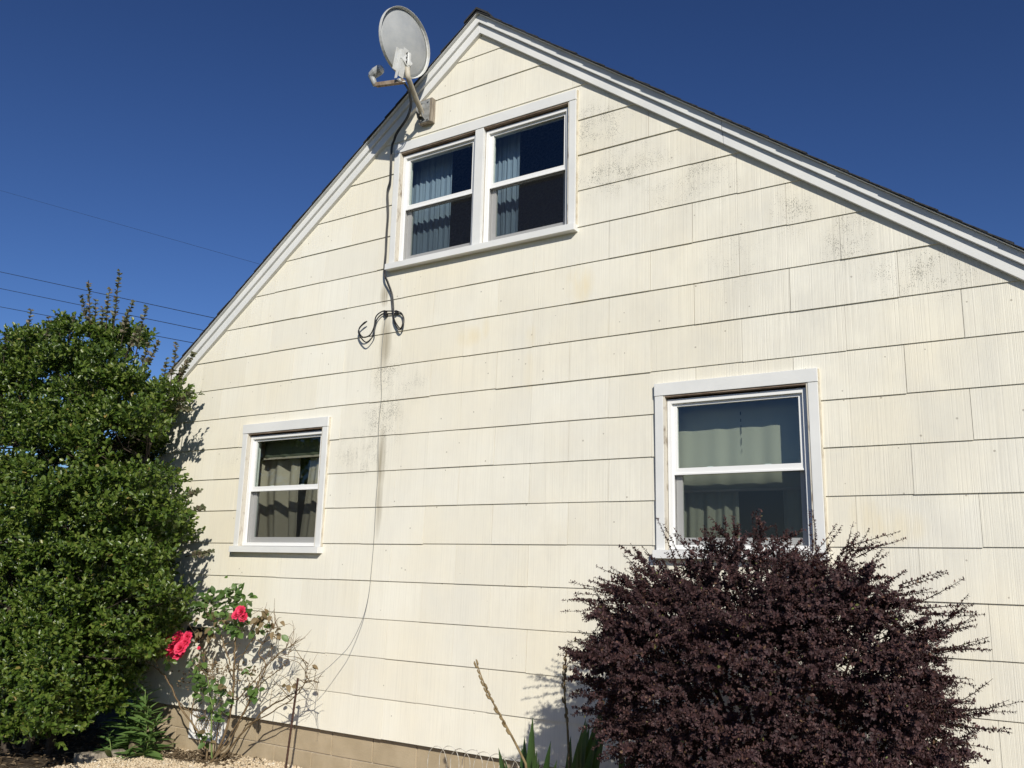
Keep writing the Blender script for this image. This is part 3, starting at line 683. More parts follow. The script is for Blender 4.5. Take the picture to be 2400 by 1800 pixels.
stones('gravel', 17000, -6.78, -4.5, -1.1, .03, .008, .0135, 'cream gravel spread below the rose bush')
stones('gravel', 9000, -6.7, .5, -2.2, .02, .010, .017, 'cream gravel along the foundation')
# leaf litter and dry sticks on the soil and under the rose
n = 1600
P = np.stack([rng.uniform(-8.5, -6.7, n), rng.uniform(-1.6, .3, n), np.full(n, GZ+.002)], 1)
P2 = np.stack([rng.normal(-6.15, .25, 500), rng.uniform(-.32, -.02, 500), np.full(500, 0)], 1); P2[:, 2] = [ground_z(x, y)+.02 for x, y in P2[:, :2]]
P = np.concatenate([P, P2]); n = len(P)
D = unit(np.stack([rng.normal(size=n), rng.normal(size=n), rng.uniform(-.1, .35, n)], 1)); N = unit(np.stack([rng.normal(0, .5, n), rng.normal(0, .5, n), np.ones(n)], 1))
M['litter'] = leafmat('dry leaf litter', [(0, (.07, .05, .03)), (.6, (.16, .115, .07)), (1, (.26, .20, .13))], .9, .1, .1, (.2, .1, .05))
tag(leaf_object('leaf_litter', P, D, N, rng.uniform(.03, .07, n), rng.uniform(.006, .022, n), M['litter'], None), 'dry brown leaf litter on the dark soil', 'leaf litter', kind='stuff')

# ------------------------------------------------------------------ big green shrub
tree = empty('evergreen_shrub', (-7.5, -.8, GZ)); tag(tree, 'large glossy green evergreen shrub at the left house corner', 'shrub')
T0 = np.array([-7.5, -.8, GZ])
def interp(v, xs, ys): return float(np.interp(v, xs, ys))
TOPX, TOPY = [-160, 0, 60, 120, 160, 210, 250, 280, 310, 335, 352, 372, 395, 440], [800, 805, 775, 762, 745, 738, 735, 745, 772, 815, 868, 885, 865, 870]
RY, RXX = [730, 860, 900, 950, 1000, 1030, 1080, 1115, 1150, 1200, 1250, 1300, 1335, 1380, 1420, 1480, 1540, 1640, 1710], [330, 415, 428, 432, 412, 372, 362, 405, 440, 452, 465, 470, 445, 415, 440, 425, 385, 300, 240]
GAPS = [(310, 1066, 95, 34), (230, 1560, 90, 12), (60, 1548, 90, 14), (180, 1350, 60, 12), (330, 1420, 70, 16), (60, 1135, 70, 18), (130, 1075, 50, 14)]
pads = []
y = 748
while y < 1712:
    x = -170+random.uniform(0, 40)
    while x < 480:
        xx = x+random.uniform(-20, 20); yy = y+random.uniform(-16, 16)
        x += 58
        if yy < interp(xx, TOPX, TOPY)+28 or xx > interp(yy, RY, RXX)-30: continue
        gap = any(((xx-gx)/grx)**2+((yy-gy)/gry)**2 < 1 for gx, gy, grx, gry in GAPS)
        Yf = -.62-.55*max(0, 1-((xx-110)/330)**2)*(.75+.25*math.sin(yy*.012)) + random.uniform(-.14, .14)
        if yy > 1440: Yf += min(1, (yy-1440)/150)*min(1, max(0, (xx-150)/120))*(-.40-Yf)
        if yy < 900: Yf += .2*(900-yy)/150
        for lay in range(4 if xx < 362 else 3):
            if gap and lay < 1: continue
            
            Yp = Yf+(.0, .38, .85, 1.45)[lay]+(.25 if gap else 0)+random.uniform(-.08, .08)
            if Yp > -.16 and xx > 300: Yp = -.2
            # deeper layers keep the same line of sight, so they sit behind the front ones
            pads.append((at(xx, yy, Yp), lay, interp(xx, TOPX, TOPY)+70 > yy))
    y += 43
for (xx, yy, Yp) in ((350, 1050, .25), (345, 1085, .3), (362, 1066, .35), (335, 1062, .5), (366, 1040, .4), (300, 1470, -.5), (320, 1445, -.28), (270, 1500, -.6), (240, 1450, -.75), (300, 1420, -.4), (335, 1490, -.25), (255, 1550, -.6), (310, 1530, -.45)):
    pads.append((at(xx, yy, Yp), 0, False))
Ps, Ds, Ns, Ls, Ws = [], [], [], [], []
br = MB()
br.tube([T0+[0, 0, -.05], T0+[.05, .05, .9], T0+[.1, .0, 1.9], T0+[.25, .1, 2.9]], [.045, .04, .03, .012], 9)
br.tube([T0+[.15, .1, -.05], T0+[.45, .0, .8], T0+[.75, .1, 1.7], T0+[.95, .2, 2.6]], [.035, .032, .024, .01], 9)
br.tube([T0+[-.2, -.05, -.05], T0+[-.5, -.05, .8], T0+[-.7, .05, 1.9], T0+[-.7, .1, 2.7]], [.035, .032, .024, .01], 9)
axes_ = [(T0+[.05, .05, .9], T0+[.25, .1, 2.9]), (T0+[.45, 0, .8], T0+[.95, .2, 2.6]), (T0+[-.5, -.05, .8], T0+[-.7, .1, 2.7]), (T0, T0+[.05, .05, .9]), (T0+[.15, .1, 0], T0+[.45, 0, .8])]
for (c, lay, top) in pads:
    # branch from the closest stem, a little below the pad
    best = None
    for A, B in axes_:
        tt = min(1, max(0, (c[2]-.25-A[2])/(B[2]-A[2]))); q = A+(B-A)*tt; dd = np.linalg.norm(q-c)
        if best is None or dd < best[0]: best = (dd, q)
    q = best[1]; mid = (q+c)/2+np.array([random.uniform(-.08, .08), random.uniform(-.08, .08), -.05])
    br.tube([q, mid, c-np.array([0, 0, .04])], [.006, .005, .003], 5, False)
    ns = (36, 34, 30, 30)[lay]; rx, ry, rz = .17, .17, .105
    d = unit(rng.normal(size=(ns, 3))*[1, 1, .8]+[.12, -.35, .30])
    root = c+d*[rx, ry, rz]*rng.uniform(.25, 1.0, (ns, 1))
    sd_ = unit(d*[.8, .8, .5]+[.08, -.12, .62]+rng.normal(0, .28, (ns, 3)))
    sl_ = rng.uniform(.06, .13, ns)
    for k in range(9):
        f = k/8.0
        pos = root+sd_*(sl_*f)[:, None]
        ang = 2.4*k+rng.uniform(0, 6.28, ns)
        a1 = unit(np.cross(sd_, [.3, .9, .2])); a2 = np.cross(sd_, a1)
        rad = a1*np.cos(ang)[:, None]+a2*np.sin(ang)[:, None]
        dd = unit(rad*(.95-.45*f)+sd_*(.35+.75*f)+rng.normal(0, .18, (ns, 3)))
        nr = unit(sd_*1.0-rad*.35+[.25, -.35, .35]+rng.normal(0, .22, (ns, 3)))
        Ps.append(pos); Ds.append(dd); Ns.append(nr)
        Ls.append(rng.uniform(.038, .058, ns)*(1-.22*f)); Ws.append(rng.uniform(.021, .032, ns))
br.build('trunk', M['bark'], tree).location = -T0
for o_ in (leaf_object('crown', np.concatenate(Ps), np.concatenate(Ds), np.concatenate(Ns), np.concatenate(Ls), np.concatenate(Ws), M['leaf'], tree, .22, -.10),):
    o_.location = -T0; o_['kind'] = 'stuff'
# upright young shoots above the crown
SPR = [(281, 634, 268, 752, -.9), (208, 660, 211, 760, -.95), (190, 690, 206, 765, -.95), (258, 674, 250, 752, -.9), (315, 706, 288, 765, -.85), (346, 716, 322, 815, -.8), (72, 724, 62, 795, -.95), (114, 740, 108, 790, -.95),
       (172, 742, 165, 780, -.9), (372, 798, 338, 862, -.7), (350, 800, 335, 850, -.7), (412, 800, 402, 880, -.55), (458, 824, 418, 885, -.45), (440, 850, 410, 900, -.45), (12, 785, 10, 820, -1.0), (240, 720, 238, 760, -.9), (300, 740, 290, 780, -.85),
       (322, 770, 305, 810, -.8), (452, 918, 415, 940, -.45), (448, 960, 415, 955, -.45), (470, 1150, 430, 1170, -.5), (480, 1190, 440, 1210, -.5), (500, 1290, 455, 1300, -.5), (392, 840, 385, 890, -.6), (135, 735, 140, 780, -.9), (225, 700, 222, 760, -.92)]
for (tx, ty, bx_, by_, Yq) in SPR:
    A, B = at(bx_, by_, Yq), at(tx, ty, Yq-.02); L = np.linalg.norm(B-A); ax = (B-A)/L
    bend = np.cross(ax, [0, 1, 0])*random.uniform(-.02, .02); sm = MB()
    path = [A-ax*.12]+[A+(B-A)*f+bend*math.sin(f*3.1) for f in np.linspace(0, 1, 6)]
    sm.tube(path, [.0045]+list(np.linspace(.004, .0015, 6)), 5)
    st_ = sm.build('young_shoot', M['bark'], tree); st_.location = -T0
    nl = max(12, int(L/.0075)); f = np.clip(np.floor(np.linspace(0, 1, nl)*max(3, L/.034))/max(3, L/.034)+rng.normal(0, .02, nl), 0, 1); pos = A+(B-A)*f[:, None]+bend*np.sin(f*3.1)[:, None]
    ang = 2.4*np.arange(nl); a1 = unit(np.cross(ax, [.2, .9, .1])); a2 = np.cross(ax, a1)
    rad = a1*np.cos(ang)[:, None]+a2*np.sin(ang)[:, None]
    o_ = leaf_object('shoot_leaves', pos, unit(rad*.85+ax*.6+rng.normal(0, .15, (nl, 3))), unit(ax*.45-rad*.4+np.array([.35, -.75, .25])+rng.normal(0, .4, (nl, 3))),
                     rng.uniform(.034, .050, nl)*(1.05-.3*f), rng.uniform(.023, .033, nl), M['sprig'], st_, .2, -.1); o_['kind'] = 'stuff'

# ------------------------------------------------------------------ barberry
bar = empty('barberry_bush', (-1.28, -.85, GZ)); tag(bar, 'wide dark purple barberry bush below the lower right window', 'bush')
B0 = np.array([-1.28, -.85, GZ]); BC = np.array([-1.33, -.85, .62]); BR = np.array([.91, .67, .765])
Ps, Ds, Ns, Ls, Ws = [], [], [], [], []; tw = MB()
def superpt(d, e=2.35):
    s = (abs(d[0])**e+abs(d[1])**e+abs(d[2])**e)**(-1/e); q = d*s
    if q[0] < 0 and q[2] < .1: q = q*np.array([1-.55*min(1, .1-q[2]), 1, 1])
    return q
def twig(A, d0, L, leafn, droop=.0, ls=1.0, rad=.002):
    n = 7; pts = [A]; d = d0/np.linalg.norm(d0)
    for i in range(n-1):
        d = d+np.array([random.gauss(0, .07), random.gauss(0, .07), random.gauss(0, .06)-droop/n]); d /= np.linalg.norm(d); pts.append(pts[-1]+d*L/(n-1))
    tw.tube(pts, list(np.linspace(rad, .0007, n)), 4, False)
    pts = np.array(pts); f = rng.uniform(.0, 1, leafn)**.85*(n-1.001); i = f.astype(int); fr = (f-i)[:, None]
    node = np.floor(f*5)/5; i = node.astype(int); fr = (node-i)[:, None]
    pos = pts[i]*(1-fr)+pts[i+1]*fr; ax = unit(pts[i+1]-pts[i])
    r = rng.normal(size=(leafn, 3)); r = unit(r-ax*np.sum(r*ax, 1, keepdims=True))
    Ps.append(pos+rng.normal(0, .002, (leafn, 3))); Ds.append(unit(r*.9+ax*.45)); Ns.append(unit(ax*.6-r*.3+np.array([.25, -.35, .5])+rng.normal(0, .3, (leafn, 3))))
    sz = rng.uniform(.0125, .0215, leafn)*ls*(1.12-.45*f/(n-1)); Ls.append(sz); Ws.append(sz*rng.uniform(.5, .68, leafn))
for k in range(26):                                  # main canes fanning from the crown of the root
    d = unit(rng.normal(size=3)*[1, .8, .35]+[0, 0, .55]); e = BC+superpt(d)*BR*.85
    tw.tube(spline([B0+[random.uniform(-.12, .12), random.uniform(-.12, .12), -.03], B0*.45+e*.55+[0, 0, .12], e], 4), list(np.linspace(.012, .004, 9)), 5, False)
def lump(d): return 1+.10*math.sin(5.1*d[0]+2.0*d[2])*math.sin(4.3*d[1]+1)+.07*math.sin(9*d[0]+7*d[2]+2)+.05*math.sin(15*d[2]-6*d[0])
for k in range(500):
    d = unit(rng.normal(size=3)+[.0, -.42, .32])
    if d[2] < -.75: continue
    e = BC+superpt(d)*BR*lump(d)*random.uniform(.60, .78)
    out = unit(np.array([d[0]*1.1, d[1]*.9, d[2]*.5+.12])+rng.normal(0, .25, 3)); L = random.uniform(.20, .33)
    tang = unit(np.cross(out, [0, 0, 1.0])+rng.normal(0, .25, 3)); twig(e, out, L, 52, .25, 1.0, .003)
    for q in range(8):
        f = random.uniform(.1, .8); sgn = (-1, 1)[q % 2]
        twig(e+out*L*f-np.array([0, 0, .25*.5*f*f*L]), out*.8+tang*sgn*random.uniform(.4, 1.0)+rng.normal(0, .18, 3), random.uniform(.08, .16)*(1.15-.4*f), 44, .2, random.uniform(.65, 1.25))
for k in range(1500):                                 # inner fill
    d = unit(rng.normal(size=3)); e = BC+superpt(d)*BR*random.uniform(.35, .78)
    twig(e, unit(d+rng.normal(0, .5, 3)), .2, 28, .1, 1.25)
# long twigs that break the outline: base px, tip px, depth, leaf count
LT = [((1590, 1330), (1535, 1222), -.75), ((1640, 1310), (1585, 1232), -.7), ((1700, 1300), (1640, 1262), -.8), ((1735, 1290), (1712, 1215), -.7), ((1778, 1290), (1777, 1185), -.6), ((1770, 1290), (1758, 1225), -.7),
      ((1905, 1300), (1905, 1190), -.25), ((1900, 1310), (1978, 1232), -.7), ((1975, 1340), (2022, 1230), -.6), ((1965, 1330), (2018, 1240), -.62), ((1955, 1330), (2020, 1250), -.63), ((1990, 1290), (2130, 1256), -.6), ((1990, 1300), (2065, 1262), -.6),
      ((2000, 1360), (2075, 1290), -.7), ((2050, 1380), (2140, 1335), -.7), ((2070, 1400), (2196, 1372), -.7), ((2140, 1420), (2300, 1390), -.75), ((2150, 1440), (2305, 1425), -.75), ((2180, 1480), (2310, 1448), -.75), ((2190, 1500), (2308, 1455), -.8),
      ((2180, 1530), (2325, 1505), -.8), ((2190, 1520), (2328, 1500), -.82), ((2180, 1590), (2285, 1600), -.8), ((2200, 1680), (2395, 1635), -.8), ((2200, 1690), (2390, 1668), -.82), ((2210, 1700), (2386, 1700), -.8), ((2200, 1730), (2330, 1740), -.8), ((2180, 1750), (2305, 1768), -.8), ((2190, 1640), (2280, 1650), -.75),
      ((1480, 1400), (1335, 1366), -.75), ((1480, 1410), (1322, 1386), -.75), ((1470, 1420), (1326, 1402), -.72), ((1500, 1380), (1388, 1348), -.75), ((1530, 1370), (1420, 1312), -.72), ((1550, 1350), (1465, 1318), -.7), ((1560, 1340), (1495, 1286), -.7), ((1460, 1500), (1326, 1488), -.75),
      ((1460, 1520), (1322, 1512), -.75), ((1450, 1550), (1330, 1540), -.78), ((1460, 1570), (1325, 1575), -.78), ((1470, 1620), (1335, 1615), -.8), ((1470, 1600), (1345, 1572), -.75), ((1500, 1690), (1385, 1708), -.85), ((1500, 1720), (1390, 1735), -.85), ((1480, 1660), (1370, 1660), -.8),
      ((2150, 1470), (2250, 1478), -.9), ((2100, 1380), (2230, 1340), -.7), ((1850, 1300), (1860, 1245), -.75), ((1660, 1310), (1650, 1270), -.8), ((1820, 1300), (1830, 1262), -.8)]
for (a, c, Y) in LT:
    A, B = at(*a, Y), at(*c, Y); L = np.linalg.norm(B-A)
    for q in range(2): twig(A+rng.normal(0, .012, 3), (B-A)+rng.normal(0, .02, 3)*L*2, L*random.uniform(.86, 1.02), int(62*L/.3)+14, .03, .95, .0028)
tw.build('twigs', M['purplebark'], bar, recalc=False).location = -B0
o_ = leaf_object('foliage', np.concatenate(Ps), np.concatenate(Ds), np.concatenate(Ns), np.concatenate(Ls), np.concatenate(Ws), M['barberry'], bar, .12, -.05)
o_.location = -B0; o_['kind'] = 'stuff'

# ------------------------------------------------------------------ leaf prototypes shared by single-leaf objects
def leaf_mesh(name, L, W, mt, nseg=6, shape=None, fold=.2, droop=.15):
    V, F = [], []
    for i in range(nseg+1):
        f = i/nseg; wd = (shape(f) if shape else math.sin(math.pi*min(1, f*.97+.03))**.8)*W/2
        z = -droop*L*f*f
        V += [(f*L, -wd, z+fold*wd), (f*L, 0, z), (f*L, wd, z+fold*wd)]
    for i in range(nseg):
        a = i*3; F += [(a, a+3, a+4, a+1), (a+1, a+4, a+5, a+2)]
    me = bpy.data.meshes.new(name); me.from_pydata(V, [], F); me.materials.append(mt); me.polygons.foreach_set('use_smooth', [True]*len(F)); return me
def place_leaf(name, me, parent, pos, d, n, sc=1.0):
    d = Vector(d).normalized(); n = Vector(n); y = n.cross(d).normalized(); z = d.cross(y)
    o = bpy.data.objects.new(name, me); COL.objects.link(o); o.parent = parent
    R = Matrix((d, y, z)).transposed().to_4x4(); R.translation = Vector(pos); o.matrix_local = R @ Matrix.Scale(sc, 4); return o

# ------------------------------------------------------------------ rose bush
rose = empty('rose_bush', (0, 0, 0)); tag(rose, 'sparse rose bush with bare tan canes and red blooms', 'rose bush')
RB = np.array([-5.90, -.23, ground_z(-5.9, -.23)-.03])
def path(pp): return [at(x, y, Y) for (x, y, Y) in pp]
def cane(pp, r0, r1, mt='rosecane', base=True):
    P = path(pp); P = ([RB+[random.uniform(-.03, .03), random.uniform(-.03, .03), 0]] if base else [])+P; S = spline(P, 5)
    wob = [np.array([random.gauss(0, .0035) for _ in range(3)]) for _ in S]; S = [p+(q if 0 < i < len(S)-1 else 0) for i, (p, q) in enumerate(zip(S, wob))]
    b = MB(); b.tube(S, list(np.linspace(r0*.78, r1*.85, len(S))), 7); b.build('cane', M[mt], rose, smooth=True); return S
C = []
C.append(cane([(476, 1737, -.27), (429, 1667, -.32), (415, 1639, -.34), (393, 1595, -.37), (377, 1575, -.38), (344, 1549, -.40), (313, 1514, -.42), (285, 1480, -.43), (262, 1462, -.44)], .011, .004))
C.append(cane([(377, 1575, -.38), (366, 1556, -.38), (372, 1535, -.38), (383, 1512, -.37), (400, 1520, -.37)], .006, .004, base=False))
C.append(cane([(344, 1549, -.40), (352, 1520, -.4), (362, 1490, -.4), (368, 1470, -.4)], .004, .002, 'greencane', False))
C.append(cane([(537, 1687, -.23), (548, 1576, -.24), (551, 1506, -.25), (560, 1455, -.26)], .014, .006))
C.append(cane([(540, 1559, -.24), (528, 1520, -.25), (511, 1473, -.26), (503, 1445, -.26)], .007, .004, base=False))
C.append(cane([(596, 1687, -.25), (651, 1645, -.30), (690, 1623, -.33), (720, 1598, -.36), (748, 1600, -.38)], .010, .003))
C.append(cane([(537, 1739, -.22), (582, 1645, -.25), (623, 1567, -.28), (608, 1530, -.28), (625, 1495, -.28), (645, 1465, -.28)], .009, .003))
C.append(cane([(554, 1645, -.24), (637, 1548, -.3), (690, 1506, -.34)], .006, .0015, base=False))
C.append(cane([(570, 1640, -.24), (640, 1580, -.28), (672, 1555, -.3), (676, 1530, -.3)], .006, .0015, base=False))
C.append(cane([(575, 1700, -.25), (640, 1668, -.28), (700, 1625, -.3), (716, 1590, -.32), (722, 1555, -.33)], .007, .002, base=False))
C.append(cane([(496, 1673, -.30), (490, 1603, -.31), (480, 1570, -.31)], .010, .005, 'greencane'))
C.append(cane([(450, 1690, -.2), (465, 1610, -.18), (480, 1555, -.17), (470, 1500, -.16)], .007, .003))
C.append(cane([(520, 1640, -.18), (500, 1580, -.16), (495, 1520, -.14)], .006, .002))
C.append(cane([(560, 1690, -.15), (600, 1620, -.14), (615, 1560, -.12), (650, 1500, -.12)], .007, .002))
C.append(cane([(415, 1639, -.34), (440, 1665, -.3), (470, 1685, -.28), (520, 1690, -.26)], .006, .003, base=False))
C.append(cane([(548, 1576, -.24), (590, 1500, -.27), (615, 1478, -.28), (650, 1470, -.3)], .005, .002, base=False))
tws = MB()                                            # the mesh of fine dead twigs
for k in range(230):
    S = random.choice(C[3:]); p = S[random.randrange(len(S)//3, len(S))]; d = unit(np.array([random.gauss(.25, .6), random.gauss(-.1, .35), random.uniform(.1, .9)])); L = random.uniform(.06, .24)
    pts = [p]
    for i in range(4): d = unit(d+rng.normal(0, .25, 3)); pts.append(pts[-1]+d*L/4)
    if max(q[1] for q in pts) > -.05: continue
    tws.tube(pts, [.003, .0025, .002, .0015, .001], 4, False)
o_ = tws.build('fine_twigs', M['rosecane'], rose, recalc=False); o_['kind'] = 'stuff'
RLEAF = [leaf_mesh('rose leaf', .068, .046, M['roseleaf'], 6, lambda f: math.sin(math.pi*(f*.94+.04))**.7, .25, .2), leaf_mesh('brown rose leaf', .064, .040, M['roseleafbrown'], 6, lambda f: math.sin(math.pi*(f*.94+.04))**.7, .5, .5)]
CL = [(552, 1378, 16, 7, 0, -.26), (528, 1386, 10, 5, .2, -.26), (568, 1402, 16, 9, 0, -.26), (540, 1412, 18, 10, 0, -.25), (556, 1425, 14, 7, 0, -.25), (492, 1413, 24, 20, .05, -.27), (575, 1425, 10, 5, 0, -.26), (535, 1440, 14, 7, .1, -.25), (600, 1462, 12, 5, .5, -.28), (470, 1600, 12, 6, 0, -.31), (520, 1620, 12, 5, .1, -.3), (463, 1432, 18, 9, .1, -.3), (478, 1420, 14, 8, .1, -.28), (560, 1468, 22, 14, .1, -.25), (545, 1458, 14, 6, .5, -.26),
      (628, 1452, 20, 9, .9, -.3), (612, 1448, 10, 5, .8, -.3), (648, 1480, 12, 4, .9, -.3), (500, 1470, 16, 6, .6, -.27), (512, 1452, 10, 4, .6, -.27), (460, 1548, 14, 6, .1, -.3), (458, 1580, 10, 5, 0, -.3), (486, 1608, 14, 8, 0, -.31), (474, 1630, 10, 5, 0, -.31), (508, 1650, 18, 10, 0, -.3), (585, 1578, 10, 4, .1, -.27),
      (592, 1618, 12, 7, 0, -.27), (672, 1606, 3, 1, 1, -.32), (690, 1604, 3, 1, 1, -.33), (732, 1560, 3, 1, 1, -.33), (483, 1738, 6, 3, .2, -.3), (478, 1715, 10, 4, .2, -.29), (497, 1680, 8, 4, 0, -.3), (385, 1480, 14, 4, .1, -.37), (400, 1545, 10, 3, .4, -.36), (466, 1480, 8, 2, .9, -.3), (496, 1488, 5, 1, .9, -.28)]
for (px, py, r, n, br_, Y) in CL:
    hub = at(px, py+r*.5, Y)
    for k in range(int(n*2.1+.5)):
        p = at(px+random.gauss(0, r*.6), py+random.gauss(0, r*.55), Y+random.uniform(-.06, .05))
        d = unit(p-hub+np.array([0, -.01, .002])+rng.normal(0, .03, 3)); dn = [random.gauss(.2, .4), -.5, random.uniform(.2, 1)]
        place_leaf('leaf', RLEAF[1 if random.random() < br_ else 0], rose, p, (d[0], d[1], d[2]-.35), dn, random.uniform(.62, 1.08))
DP = [at(random.gauss(x, sx), random.gauss(y, sy), random.uniform(-.32, -.16)) for (x, y, sx, sy, n) in ((530, 1566, 30, 8, 90), (590, 1580, 16, 12, 40), (430, 1590, 12, 14, 34), (470, 1565, 14, 10, 30), (560, 1600, 30, 16, 40)) for _ in range(n)]
DP = np.array(DP); n = len(DP)
o_ = leaf_object('dried_blooms', DP, rng.normal(size=(n, 3)), rng.normal(size=(n, 3)), rng.uniform(.012, .032, n), rng.uniform(.008, .018, n), M['dried'], rose, .5, -.3); o_['kind'] = 'stuff'
def bloom_mesh(R=.045):
    b = MB(); r = random.Random(3)
    for ring_, (n, op, rr) in enumerate(((4, .15, .45), (6, .45, .7), (8, .85, .95), (9, 1.25, 1.08))):
        for k in range(n):
            a = 2*math.pi*k/n+ring_*.5+r.uniform(-.15, .15); L = R*rr; vs = []
            for i in range(4):
                f = i/3; th = op*(.35+.65*f); rad = L*f*math.sin(th)+.004*ring_; hz = L*f*math.cos(th)+.006*(3-ring_)
                for j in range(4):
                    u = (j-1.5)/1.5; wd = L*.55*math.sin(math.pi*(.18+.72*f)); aa = a+u*.0
                    vs.append((rad*math.cos(a)-u*wd*math.sin(a), rad*math.sin(a)+u*wd*math.cos(a), hz+.25*wd*u*u+r.uniform(-.0025, .0025)))
            b.add(vs, [(i*4+j, i*4+j+1, i*4+j+5, i*4+j+4) for i in range(3) for j in range(3)])
    me = bpy.data.meshes.new('bloom'); me.from_pydata(b.v, [], b.f); me.materials.append(M['petal']); me.polygons.foreach_set('use_smooth', [True]*len(b.f)); return me
BL = bloom_mesh()
for (px, py, Y, sc) in ((398, 1508, -.40, 1.0), (420, 1497, -.41, 1.05), (441, 1493, -.38, .8), (405, 1525, -.42, 1.0), (425, 1520, -.43, 1.0), (436, 1508, -.40, .9), (418, 1535, -.41, .85), (428, 1528, -.40, .8), (392, 1518, -.39, .8),
                      (556, 1442, -.30, .75), (568, 1434, -.31, .78), (571, 1446, -.30, .7), (561, 1430, -.28, .6), (466, 1519, -.30, .25)):
    o = bpy.data.objects.new('flower', BL); COL.objects.link(o); o.parent = rose; p = at(px, py, Y-.06)
    q = Vector((random.gauss(.35, .25), -1.0, random.uniform(.1, .7))).to_track_quat('Z', 'Y'); o.matrix_local = Matrix.Translation(Vector(p)) @ q.to_matrix().to_4x4() @ Matrix.Scale(sc, 4)

# ------------------------------------------------------------------ lance-leaved weeds under the shrub
WLEAF = leaf_mesh('lance leaf', .20, .046, M['weed'], 8, lambda f: (math.sin(math.pi*min(1, f*.95+.05))**.75)*(1-.25*f), .35, .28)
def weed(label, base, stems, nl, sc=1.0):
    e = empty('leafy_weed', base); tag(e, label, 'weed')
    b = MB(); base = np.array(base)
    for (dx, dy, h, n) in stems:
        S = spline([(0, 0, -.02), (dx*.4, dy*.4, h*.5), (dx, dy, h)], 5); b.tube(S, list(np.linspace(.005, .0025, len(S))), 6)
        for k in range(n):
            f = .12+.88*k/max(1, n-1); p = S[min(len(S)-1, int(f*(len(S)-1)))]; a = 2.4*k+random.uniform(-.3, .3)
            up = .15+.75*f; d = (math.cos(a), math.sin(a)-.15, up); place_leaf('leaf', WLEAF, e, p, d, (-.2*math.cos(a), -.3, 1), sc*(1.1-.5*f)*random.uniform(.8, 1.15))
    for k in range(nl):
        a = 6.28*k/max(1, nl)+random.uniform(-.2, .2); place_leaf('leaf', WLEAF, e, (random.uniform(-.03, .03), random.uniform(-.03, .03), .0), (math.cos(a), math.sin(a), random.uniform(.35, 1.0)), (-math.cos(a)*.4, -.2, 1), sc*random.uniform(.9, 1.35))
    b.build('stem', M['greencane'], e, smooth=True)
bp = lambda px, py: tuple(atz(px, py, GZ))
weed('tall lance leaved weed at the end of the edging', bp(312, 1762), [(.03, -.06, .50, 22), (-.10, -.02, .60, 22), (.12, -.04, .42, 18), (-.04, -.12, .34, 14), (-.2, -.05, .36, 14)], 16, 1.3)
weed('bushy lance leaved weed between edging and rose cane', (-6.58, -.34, GZ), [(.10, -.08, .42, 20), (.0, -.05, .52, 18), (.2, -.05, .34, 16)], 12, 1.15)
weed('low lance leaved weed nearest the dark soil', bp(262, 1776), [(-.05, -.03, .2, 8)], 8, .8)

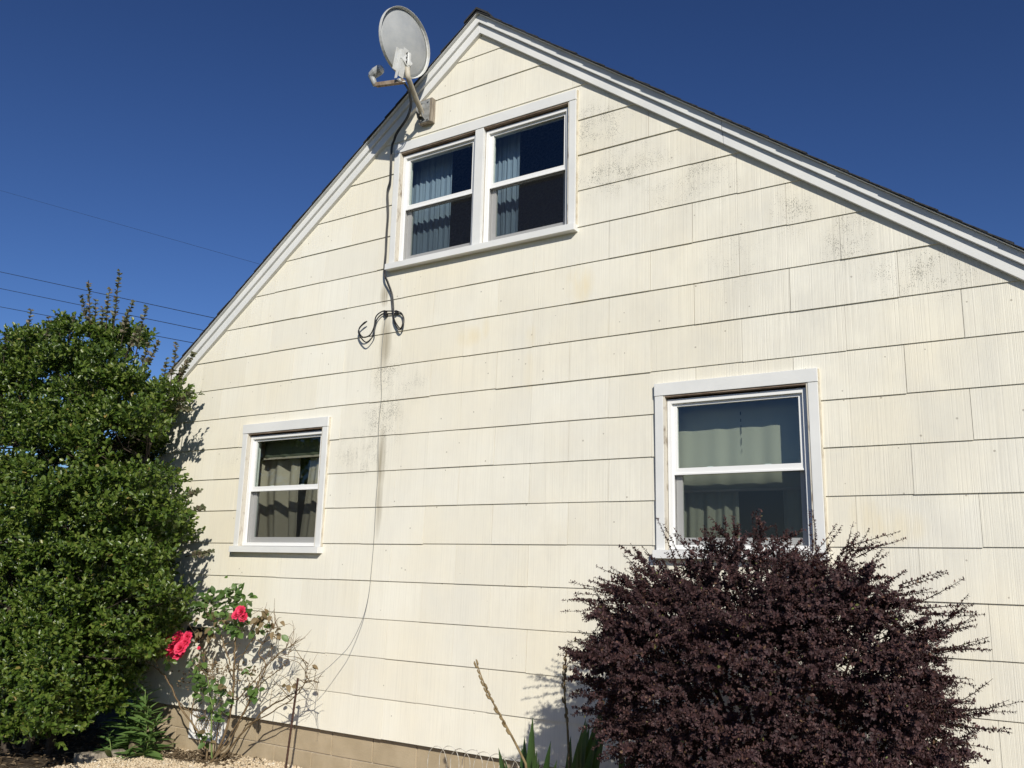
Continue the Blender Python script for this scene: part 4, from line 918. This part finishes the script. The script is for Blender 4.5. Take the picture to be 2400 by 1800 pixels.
# ------------------------------------------------------------------ yuccas
YL = leaf_mesh('yucca blade', .46, .050, M['yucca'], 9, lambda f: (.62+.38*min(1, f/.35))*min(1, ((1-f)/.38)**.75) if f < 1 else 0, .35, .10)
def yucca(label, base, blades, stalk=None):
    e = empty('yucca', base); tag(e, label, 'yucca'); base = np.array(base)
    for (px, py, Y, sc) in blades:
        tip = at(px, py, Y)-base; L = np.linalg.norm(tip); d = tip/L
        n = np.array([-.25, -1.0, .45]); place_leaf('blade', YL, e, tuple(-d*.0), d+np.array([0, 0, .08]), n, L/.46*sc)
    if stalk:
        S = spline([np.array(at(*p))-base for p in stalk], 6); b = MB(); b.tube([(0, 0, 0)]+S, [.008]+list(np.linspace(.0068, .0026, len(S))), 8)
        b.build('flower_stalk', M['stalk'], e, smooth=True)
        bb = MB()
        for k in range(7, len(S)-1):
            if random.random() < .2: continue
            p = S[k]; ax = unit(S[k]-S[k-1]); s = (-1, 1)[k % 2]; sd_ = np.array([s*.8, -.5, .0]); q = random.uniform(.6, 1.0)
            bb.tube([p, p+ax*.010+sd_*.012*q, p+ax*.034*q+sd_*.014*q, p+ax*.046*q+sd_*.010*q], [.002, .0065*q, .006*q, .001], 6)
        bb.build('dry_pods', M['stalk'], e, smooth=True)
y1 = (*atz(1268, 2060, GZ)[:2], GZ); y1 = (float(at(1268, 1900, -1.0)[0]), -1.0, GZ); y2 = (float(at(1345, 1900, -.75)[0]), -.75, GZ); y3 = (float(at(1500, 1850, -.6)[0]), -.6, GZ)
yucca('yucca with a leaning dry flower stalk at the foundation', y1, [(1220, 1686, -1.05, 1), (1142, 1761, -1.0, 1), (1204, 1728, -.92, 1), (1266, 1744, -1.1, 1), (1192, 1715, -.95, .9), (1232, 1770, -1.15, 1), (1285, 1785, -1.05, 1), (1160, 1790, -1.05, 1), (1240, 1745, -.9, .9), (1215, 1790, -1.2, 1)],
      [(1232, 1790, -1.0), (1207, 1740, -1.0), (1180, 1690, -1.0), (1152, 1640, -.99), (1132, 1595, -.98), (1117, 1553, -.97)])
yucca('yucca with an upright dry flower stalk beside the purple bush', y2, [(1350, 1685, -.75, 1), (1363, 1660, -.7, .9), (1392, 1655, -.75, 1.05), (1353, 1693, -.8, 1), (1400, 1690, -.78, 1), (1316, 1728, -.75, 1), (1308, 1738, -.8, .9), (1407, 1668, -.68, 1), (1340, 1715, -.88, 1), (1375, 1725, -.9, 1), (1330, 1750, -.9, 1), (1390, 1740, -.9, 1)],
      [(1333, 1770, -.75), (1330, 1705, -.75), (1325, 1650, -.74), (1322, 1600, -.73), (1325, 1560, -.72), (1325, 1537, -.72)])
yucca('shaded yucca half hidden under the purple bush', y3, [(1432, 1737, -.55, 1), (1436, 1772, -.55, 1), (1440, 1792, -.6, 1), (1455, 1755, -.5, 1), (1470, 1740, -.5, 1), (1450, 1782, -.62, 1)])
print('siding pieces', sn_, 'pads', len(pads))
